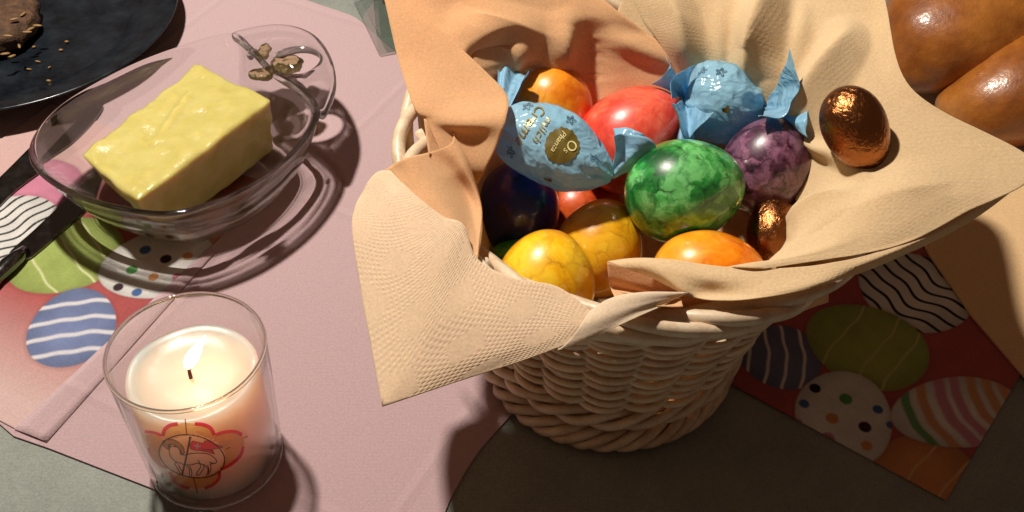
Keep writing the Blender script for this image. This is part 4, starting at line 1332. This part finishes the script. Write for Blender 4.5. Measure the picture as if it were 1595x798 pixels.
ell = [(450 + 291 * math.cos(a) * 0.999 + 18 * math.sin(a), 405 + 190 * math.sin(a) + 26 * math.cos(a)) for a in np.linspace(0, 2 * math.pi, 24, endpoint=False)]
e_fill('medallion', ell, K_CREAM, l3, 2)
e_line('medallion_outline', ell, 10, K_INK, l4, closed=True)
e_fill('halo', [(188, 282), (230, 252), (310, 266), (370, 318), (382, 382), (348, 388), (338, 345), (290, 305), (240, 306), (246, 345), (206, 322)], K_HALO, l4, 3)
e_line('halo_outline', [(188, 282), (230, 252), (310, 266), (370, 318), (382, 382), (348, 388), (338, 345), (290, 305), (240, 306), (246, 345), (206, 322)], 6, K_INK, l5, closed=True)
e_fill('flag', [(450, 272), (500, 280), (550, 290), (566, 268), (600, 270), (650, 295), (725, 325), (640, 345), (652, 388), (622, 350), (560, 345), (520, 356), (436, 335)], K_PINK, l4, 2)
e_line('flag_outline', [(450, 272), (500, 280), (550, 290), (566, 268), (600, 270), (650, 295), (725, 325), (640, 345), (652, 388), (622, 350), (560, 345), (520, 356), (436, 335)], 5, K_INK, l5, closed=True)
e_line('flag_cross', [(500, 290), (496, 338)], 14, K_WHITE, l5); e_line('flag_cross', [(470, 310), (528, 318)], 14, K_WHITE, l5 + 0.00003)
e_line('staff', [(434, 240), (400, 410), (362, 575)], 17, K_STAFF, l5)
e_fill('staff_knob', [(420, 240), (434, 228), (448, 240), (434, 254)], K_STAFF, l5 + 0.00004, 3)
for pts in ([(255, 320), (248, 370), (268, 415), (300, 448), (318, 455)], [(252, 322), (285, 318), (318, 322)], [(345, 345), (352, 372), (382, 394), (450, 380), (560, 378), (630, 402), (668, 445), (655, 468), (615, 460)],
            [(605, 455), (640, 470), (612, 475)], [(296, 465), (340, 462), (380, 478), (440, 482), (500, 468), (560, 480)], [(292, 468), (318, 505), (350, 560)], [(330, 480), (350, 520), (372, 545)],
            [(405, 490), (430, 530), (425, 590)], [(430, 492), (448, 540), (446, 594)], [(505, 438), (520, 470), (528, 500), (488, 560), (512, 568), (556, 510), (550, 480)],
            [(560, 482), (592, 520), (580, 580)], [(588, 482), (600, 520), (596, 568)], [(612, 465), (620, 510), (606, 556)]):
    e_line('lamb_line', pts, 8, K_INK, l5)

# ------------------------------------------------------------------ knives
def steel_mat():
    m, nt, b, out = newmat('polished_steel')
    ob = obj_coord(nt); n1 = noise_node(nt, ob, 90, 4, 0.6); n2 = noise_node(nt, ob, 500, 3)
    b.inputs['Base Color'].default_value = (0.16, 0.16, 0.165, 1); b.inputs['Metallic'].default_value = 1.0
    r = ramp(nt, n1.outputs[0], [(0.35, 0.10), (0.65, 0.26)]); nt.links.new(r.outputs[0], b.inputs['Roughness'])
    nt.links.new(bump(nt, n2.outputs[0], 0.06, 0.0003), b.inputs['Normal'])
    return m
M_STEEL = steel_mat()
def blade(name, outline_pts, z0, th, mat, parent, n=5, bev=0.0006):
    p = cat_rom(np.array(outline_pts), n, closed=True)
    c = p.mean(0)
    d = p - c; L = np.linalg.norm(d, axis=1, keepdims=True)
    k = len(p)
    # inset by moving along inward normals
    t = np.roll(p, -1, 0) - np.roll(p, 1, 0); t /= np.linalg.norm(t, axis=1, keepdims=True)
    nn = np.stack([-t[:, 1], t[:, 0]], 1)
    area = 0.5 * np.sum(p[:, 0] * np.roll(p[:, 1], -1) - np.roll(p[:, 0], -1) * p[:, 1])
    if area < 0: nn = -nn
    ins = p + nn * bev
    V = [(x, y, z0) for x, y in p] + [(x, y, z0 + th * 0.5) for x, y in p] + [(x, y, z0 + th) for x, y in ins]
    F = [(i, (i + 1) % k, k + (i + 1) % k, k + i) for i in range(k)] + [(k + i, k + (i + 1) % k, 2 * k + (i + 1) % k, 2 * k + i) for i in range(k)]
    F += [tuple(range(k))[::-1], tuple(2 * k + i for i in range(k))]
    return fix_normals(mesh_obj(name, V, F, mat, parent, False))
def xy(*pts):
    return [tuple(P(x, y, 0.002)[:2]) for x, y in pts]
kn1 = thing('table_knife', 'dark steel table knife whose tip reaches under the glass dish rim, nearer the plate', 'knife', 'steel table knives')
blade('blade', xy((-40, 318), (20, 255), (62, 213), (95, 178), (118, 158), (123, 165), (140, 158), (160, 157), (166, 166), (150, 188), (118, 220), (95, 240), (62, 266), (20, 298), (-30, 345)), 0.0006, 0.0016, M_STEEL, kn1)
blade('handle', xy((-150, 440), (-90, 370), (-42, 317), (-28, 345), (-70, 395), (-135, 465)), 0.0006, 0.0034, M_STEEL, kn1)
kn2 = thing('table_knife', 'dark steel table knife with a bright bolster, nearer the candle', 'knife', 'steel table knives')
blade('blade', xy((12, 396), (50, 360), (90, 322), (120, 292), (138, 268), (152, 262), (158, 272), (150, 298), (135, 325), (100, 355), (62, 388), (40, 402)), 0.0006, 0.0016, M_STEEL, kn2)
V, F = tube([P(40, 390, 0.003), P(26, 402, 0.0038), P(12, 414, 0.0044), P(-4, 430, 0.0040), P(-60, 488, 0.0044), P(-140, 570, 0.0052)], [0.0030, 0.0042, 0.0046, 0.0040, 0.0050, 0.0058], 14, flat=1.0)
mesh_obj('handle', V, F, M_STEEL, kn2)

# ------------------------------------------------------------------ dark plate with seeded bread
def plate_mat():
    m, nt, b, out = newmat('dark_blue_glaze')
    ob = obj_coord(nt); n1 = noise_node(nt, ob, 60, 5, 0.65); n2 = noise_node(nt, ob, 320, 4)
    c = ramp(nt, n1.outputs[0], [(0.35, (0.005, 0.007, 0.010)), (0.7, (0.014, 0.019, 0.026))])
    nt.links.new(c.outputs[0], b.inputs['Base Color'])
    r = ramp(nt, n1.outputs[0], [(0.3, 0.16), (0.7, 0.38)]); nt.links.new(r.outputs[0], b.inputs['Roughness'])
    nt.links.new(bump(nt, n2.outputs[0], 0.1, 0.0004), b.inputs['Normal'])
    return m
PLC = (-0.3327, 0.2111, 0.0)
dp = tag(fix_normals(mesh_obj('dark_plate', *lathe([(0.0001, 0.001), (0.05, 0.001), (0.066, 0.0004), (0.070, 0.0012), (0.078, 0.006), (0.100, 0.0145), (0.1100, 0.0178), (0.1112, 0.0186), (0.1104, 0.0196), (0.1085, 0.0194), (0.098, 0.0166), (0.0800, 0.0092), (0.0765, 0.0064), (0.073, 0.0050), (0.04, 0.0040), (0.0001, 0.0040)], PLC, 128), plate_mat())),
        'glossy dark blue plate with bread crumbs, behind the knives', 'plate')
def rye_mat():
    m, nt, b, out = newmat('dark_rye_crust')
    ob = obj_coord(nt); n1 = noise_node(nt, ob, 130, 5, 0.7)
    c = ramp(nt, n1.outputs[0], [(0.3, (0.03, 0.014, 0.008)), (0.55, (0.10, 0.048, 0.022)), (0.75, (0.20, 0.105, 0.045))])
    nt.links.new(c.outputs[0], b.inputs['Base Color']); b.inputs['Roughness'].default_value = 0.8
    nt.links.new(bump(nt, n1.outputs[0], 0.9, 0.003), b.inputs['Normal'])
    return m
bread_pts = []
nu, nv = 56, 28
bc = P(-14, 36, 0.014)
V = []
for i in range(nv + 1):
    t = math.pi * i / nv
    for s in range(nu):
        a = 2 * math.pi * s / nu
        r = abs(math.sin(t)) ** 0.55
        p = np.array([0.030 * r * math.cos(a), 0.036 * r * math.sin(a), 0.0105 * math.copysign(abs(math.cos(t)) ** 0.7, math.cos(t))])
        p = p * (1 + 0.10 * nz(p, 60, 2.0) + 0.07 * nz(p, 160, 5.0))
        V.append(p + bc)
rye = thing('seeded_bread', 'piece of dark seeded bread lying on the dark plate', 'bread')
fix_normals(mesh_obj('crumb', V, grid_faces(nv + 1, nu, closed_v=True), rye_mat(), rye))
M_SEED = plain('pale_seed', lin((140, 106, 64)), 0.6)
def seed_mesh():
    V, F = [], []
    for i in range(7):
        t = math.pi * i / 6
        for s in range(8):
            a = 2 * math.pi * s / 8
            V.append((0.0030 * math.cos(t), 0.0010 * math.sin(t) * math.cos(a), 0.0007 * math.sin(t) * math.sin(a)))
    return V, grid_faces(7, 8, closed_v=True)
SV, SF = seed_mesh()
first = None
for (px, py, zc, a) in ((12, 56, 2.5, 0.1), (42, 50, 2.4, 0.2), (48, 45, 2.4, 1.0), (58, 40, 2.3, 0.1), (36, 22, 2.4, 1.3), (22, 30, 2.5, 0.6), (30, 72, 2.2, 2.0), (8, 84, 2.1, 0.4), (18, 88, 1.7, 0.9)):
    if first is None:
        o = mesh_obj('seed', SV, SF, M_SEED, rye); first = o
    else:
        o = first.copy(); COL.objects.link(o); o.parent = rye
    o.location = Pc(px, py, zc); o.rotation_euler = (0.2, 0.1, a)
cr = None
def on_plate(px, py):
    z_ = 0.01
    for _ in range(12):
        q_ = P(px, py, z_)
        z_ = float(np.interp(math.hypot(q_[0] - PLC[0], q_[1] - PLC[1]), [0, .073, .0765, .08, .098, .1085], [.004, .005, .0064, .0092, .0166, .0194])) + 0.0006
    return P(px, py, z_)
for n_, (px, py, zc, a) in enumerate(((53, 73, 1.1, 1.2), (59, 96, 1.3, 0.1), (104, 65, 1.2, 0.8), (77, 105, 1.4, 1.5), (76, 126, 1.6, 0.2), (45, 108, 1.3, 0.2), (95, 78, 1.2, 0.7))):
    if cr is None:
        o = mesh_obj('bread_crumb', SV, SF, M_SEED); cr = o
    else:
        o = cr.copy(); COL.objects.link(o)
    o.location = on_plate(px, py); o.rotation_euler = (0.2, 0.3, a); o.scale = (0.6, 0.7, 0.8) if n_ % 2 else (0.5, 1.0, 1.0)
    tag(o, 'pale bread crumb scattered on the rim of the dark plate', 'crumb', 'crumbs on the dark plate')

# ------------------------------------------------------------------ plaited loaf on a white plate
def loaf_mat():
    m, nt, b, out = newmat('egg_washed_crust')
    ob = obj_coord(nt); n1 = noise_node(nt, ob, 26, 5, 0.6); n2 = noise_node(nt, ob, 240, 4, 0.6); n3 = noise_node(nt, ob, 900, 2)
    at = N(nt, 'ShaderNodeAttribute', attribute_name='print')
    n1.inputs['Detail'].default_value = 7
    c = ramp(nt, n1.outputs[0], [(0.25, lin((104, 52, 14))), (0.45, lin((148, 84, 27))), (0.62, lin((176, 110, 42))), (0.80, lin((200, 142, 66)))])
    c2 = mixc(nt, 0.25, c.outputs[0], n2.outputs[0], 'OVERLAY')
    c3 = mixc(nt, at.outputs['Fac'], c2, lin((222, 176, 92)))
    nt.links.new(c3, b.inputs['Base Color'])
    b.inputs['Roughness'].default_value = 0.42; b.inputs['Coat Weight'].default_value = 0.55; b.inputs['Coat Roughness'].default_value = 0.16
    h = math_n(nt, 'ADD', math_n(nt, 'MULTIPLY', n3.outputs[0], 0.2), n2.outputs[0])
    n5 = noise_node(nt, ob, 45, 4, 0.6)
    h = math_n(nt, 'ADD', h, math_n(nt, 'MULTIPLY', n5.outputs[0], 1.3))
    nb = bump(nt, h, 0.3, 0.0012)
    nt.links.new(nb, b.inputs['Normal']); nt.links.new(nb, b.inputs['Coat Normal'])
    return m
M_LOAF = loaf_mat()
loaf = thing('plaited_loaf', 'glossy brown plaited Easter loaf at the upper right', 'bread')
def strand(pts, rads, seed, flatz=0.8):
    p = cat_rom(np.array(pts), 10); r = cat_rom(np.array(rads).reshape(-1, 1), 10)[:, 0]
    V, F = tube(p, r, 40)
    V = np.array(V)
    k = len(p); out = []; col = []
    for i in range(k):
        for s in range(40):
            v = V[i * 40 + s]
            d = v - p[i]; d = d * (1 + 0.05 * nz(v, 28, seed) + 0.02 * nz(v, 80, seed + 2)); d[2] *= flatz
            out.append(p[i] + d); col.append(0.0)
    return fix_normals(mesh_obj('strand', out, F, M_LOAF, loaf, True, None, [(c, c, c, 1) for c in col]))
strand([P(1400, 116, .022), P(1420, 96, .032), P(1468, 60, .043), P(1555, 16, .050), P(1640, -30, .05), P(1740, -70, .046)], [0.010, 0.028, 0.0435, 0.048, 0.048, 0.04], 1.0, 0.86)
strand([P(1470, 152, .020), P(1498, 162, .024), P(1550, 158, .031), P(1620, 130, .038), P(1720, 90, .038)], [0.006, 0.0185, 0.0290, 0.034, 0.034], 2.0, 0.9)
seam = strand([P(1490, 150, .0360), P(1525, 132, .0440), P(1560, 112, .0510), P(1600, 90, .056), P(1650, 66, .058)], [0.0012, 0.0050, 0.0068, 0.0076, 0.008], 4.0, 0.9)
seam.name = 'torn_seam'; seam['label'] = 'pale torn seam between two strands'
ca_ = seam.data.color_attributes['print']
ca_.data.foreach_set('color', np.full(len(seam.data.vertices) * 4, 0.6, dtype=np.float32))
M_CHINA = plain('white_china', (0.78, 0.78, 0.80), 0.25)
wp = (0.352, 0.165)
PL2 = (wp[0], wp[1], 0.0)
wplate = tag(fix_normals(mesh_obj('white_plate', *lathe([(0.0001, 0.001), (0.07, 0.001), (0.07, 0.0012), (0.106, 0.0036), (0.1072, 0.0044), (0.106, 0.0052), (0.072, 0.0040), (0.0001, 0.0035)], PL2, 128), M_CHINA)),
             'white plate edge showing under the plaited loaf', 'plate')

# ------------------------------------------------------------------ square glass vase at the back
M_VGLASS = thin_glass('vase_glass', (0.92, 0.96, 0.94))
vase = thing('glass_vase', 'square greenish glass vase with stems, behind the basket napkin', 'vase')
c0 = P(590, 88)[:2]; e1 = np.array([-0.0245, 0.069]); e1 /= np.linalg.norm(e1); e2 = np.array([e1[1], -e1[0]])
VS = 0.072
def box_loop(s0, s1, z):
    return [tuple(c0 + e1 * (VS / 2 + a * s0) + e2 * (VS / 2 + b * s0)) + (z,) for a, b in ((-.5, -.5), (-.5, .5), (.5, .5), (.5, -.5))]
V = box_loop(VS * 0.97, 0, 0.0) + box_loop(VS, 0, 0.003) + box_loop(VS, 0, 0.11) + box_loop(VS - 0.006, 0, 0.11) + box_loop(VS - 0.007, 0, 0.010)
F = []
for i in range(4):
    for s in range(4):
        F.append((i * 4 + s, i * 4 + (s + 1) % 4, i * 4 + 4 + (s + 1) % 4, i * 4 + 4 + s))
F += [(3, 2, 1, 0), (16, 17, 18, 19)]
vg = fix_normals(mesh_obj('vase_body', V, F, M_VGLASS, vase, False))
bv = vg.modifiers.new('rounded', 'BEVEL'); bv.width = 0.0012; bv.segments = 2
M_STEM = plain('green_stem', lin((96, 110, 62)), 0.5); M_TWIG = plain('brown_twig', lin((150, 120, 84)), 0.7)
for k, (a, b, m_) in enumerate(((0.25, 0.3, M_TWIG), (0.2, 0.55, M_STEM), (0.45, 0.45, M_STEM), (0.6, 0.25, M_TWIG), (0.5, 0.75, M_STEM))):
    p0 = c0 + e1 * VS * a + e2 * VS * b; p1 = c0 + e1 * VS * (a * 0.6 + 0.25) + e2 * VS * (b * 0.7 + 0.1)
    V, F = tube([(p0[0], p0[1], 0.0115), ((p0[0] + p1[0]) / 2, (p0[1] + p1[1]) / 2, 0.06), (p1[0], p1[1], 0.125)], 0.0032, 10)
    mesh_obj('stem', V, F, m_, vase)

# ------------------------------------------------------------------ finish: caustic receivers, roots at the base of their things
for o in (tc, pink, pn, butter):
    o.cycles.is_caustics_receiver = True
for o in list(pink.children):
    o.cycles.is_caustics_receiver = True
bpy.context.view_layer.update()
for root in [o for o in COL.objects if o.type == 'EMPTY' and o.parent is None]:
    pts = []
    for ch in root.children_recursive:
        if ch.type == 'MESH':
            pts += [ch.matrix_world @ Vector(c) for c in ch.bound_box]
    if not pts:
        continue
    lo_ = Vector((sum(p.x for p in pts) / len(pts), sum(p.y for p in pts) / len(pts), min(p.z for p in pts)))
    root.location = lo_
    for ch in root.children:
        ch.matrix_parent_inverse = Matrix.Translation(-lo_)
bpy.context.view_layer.update()
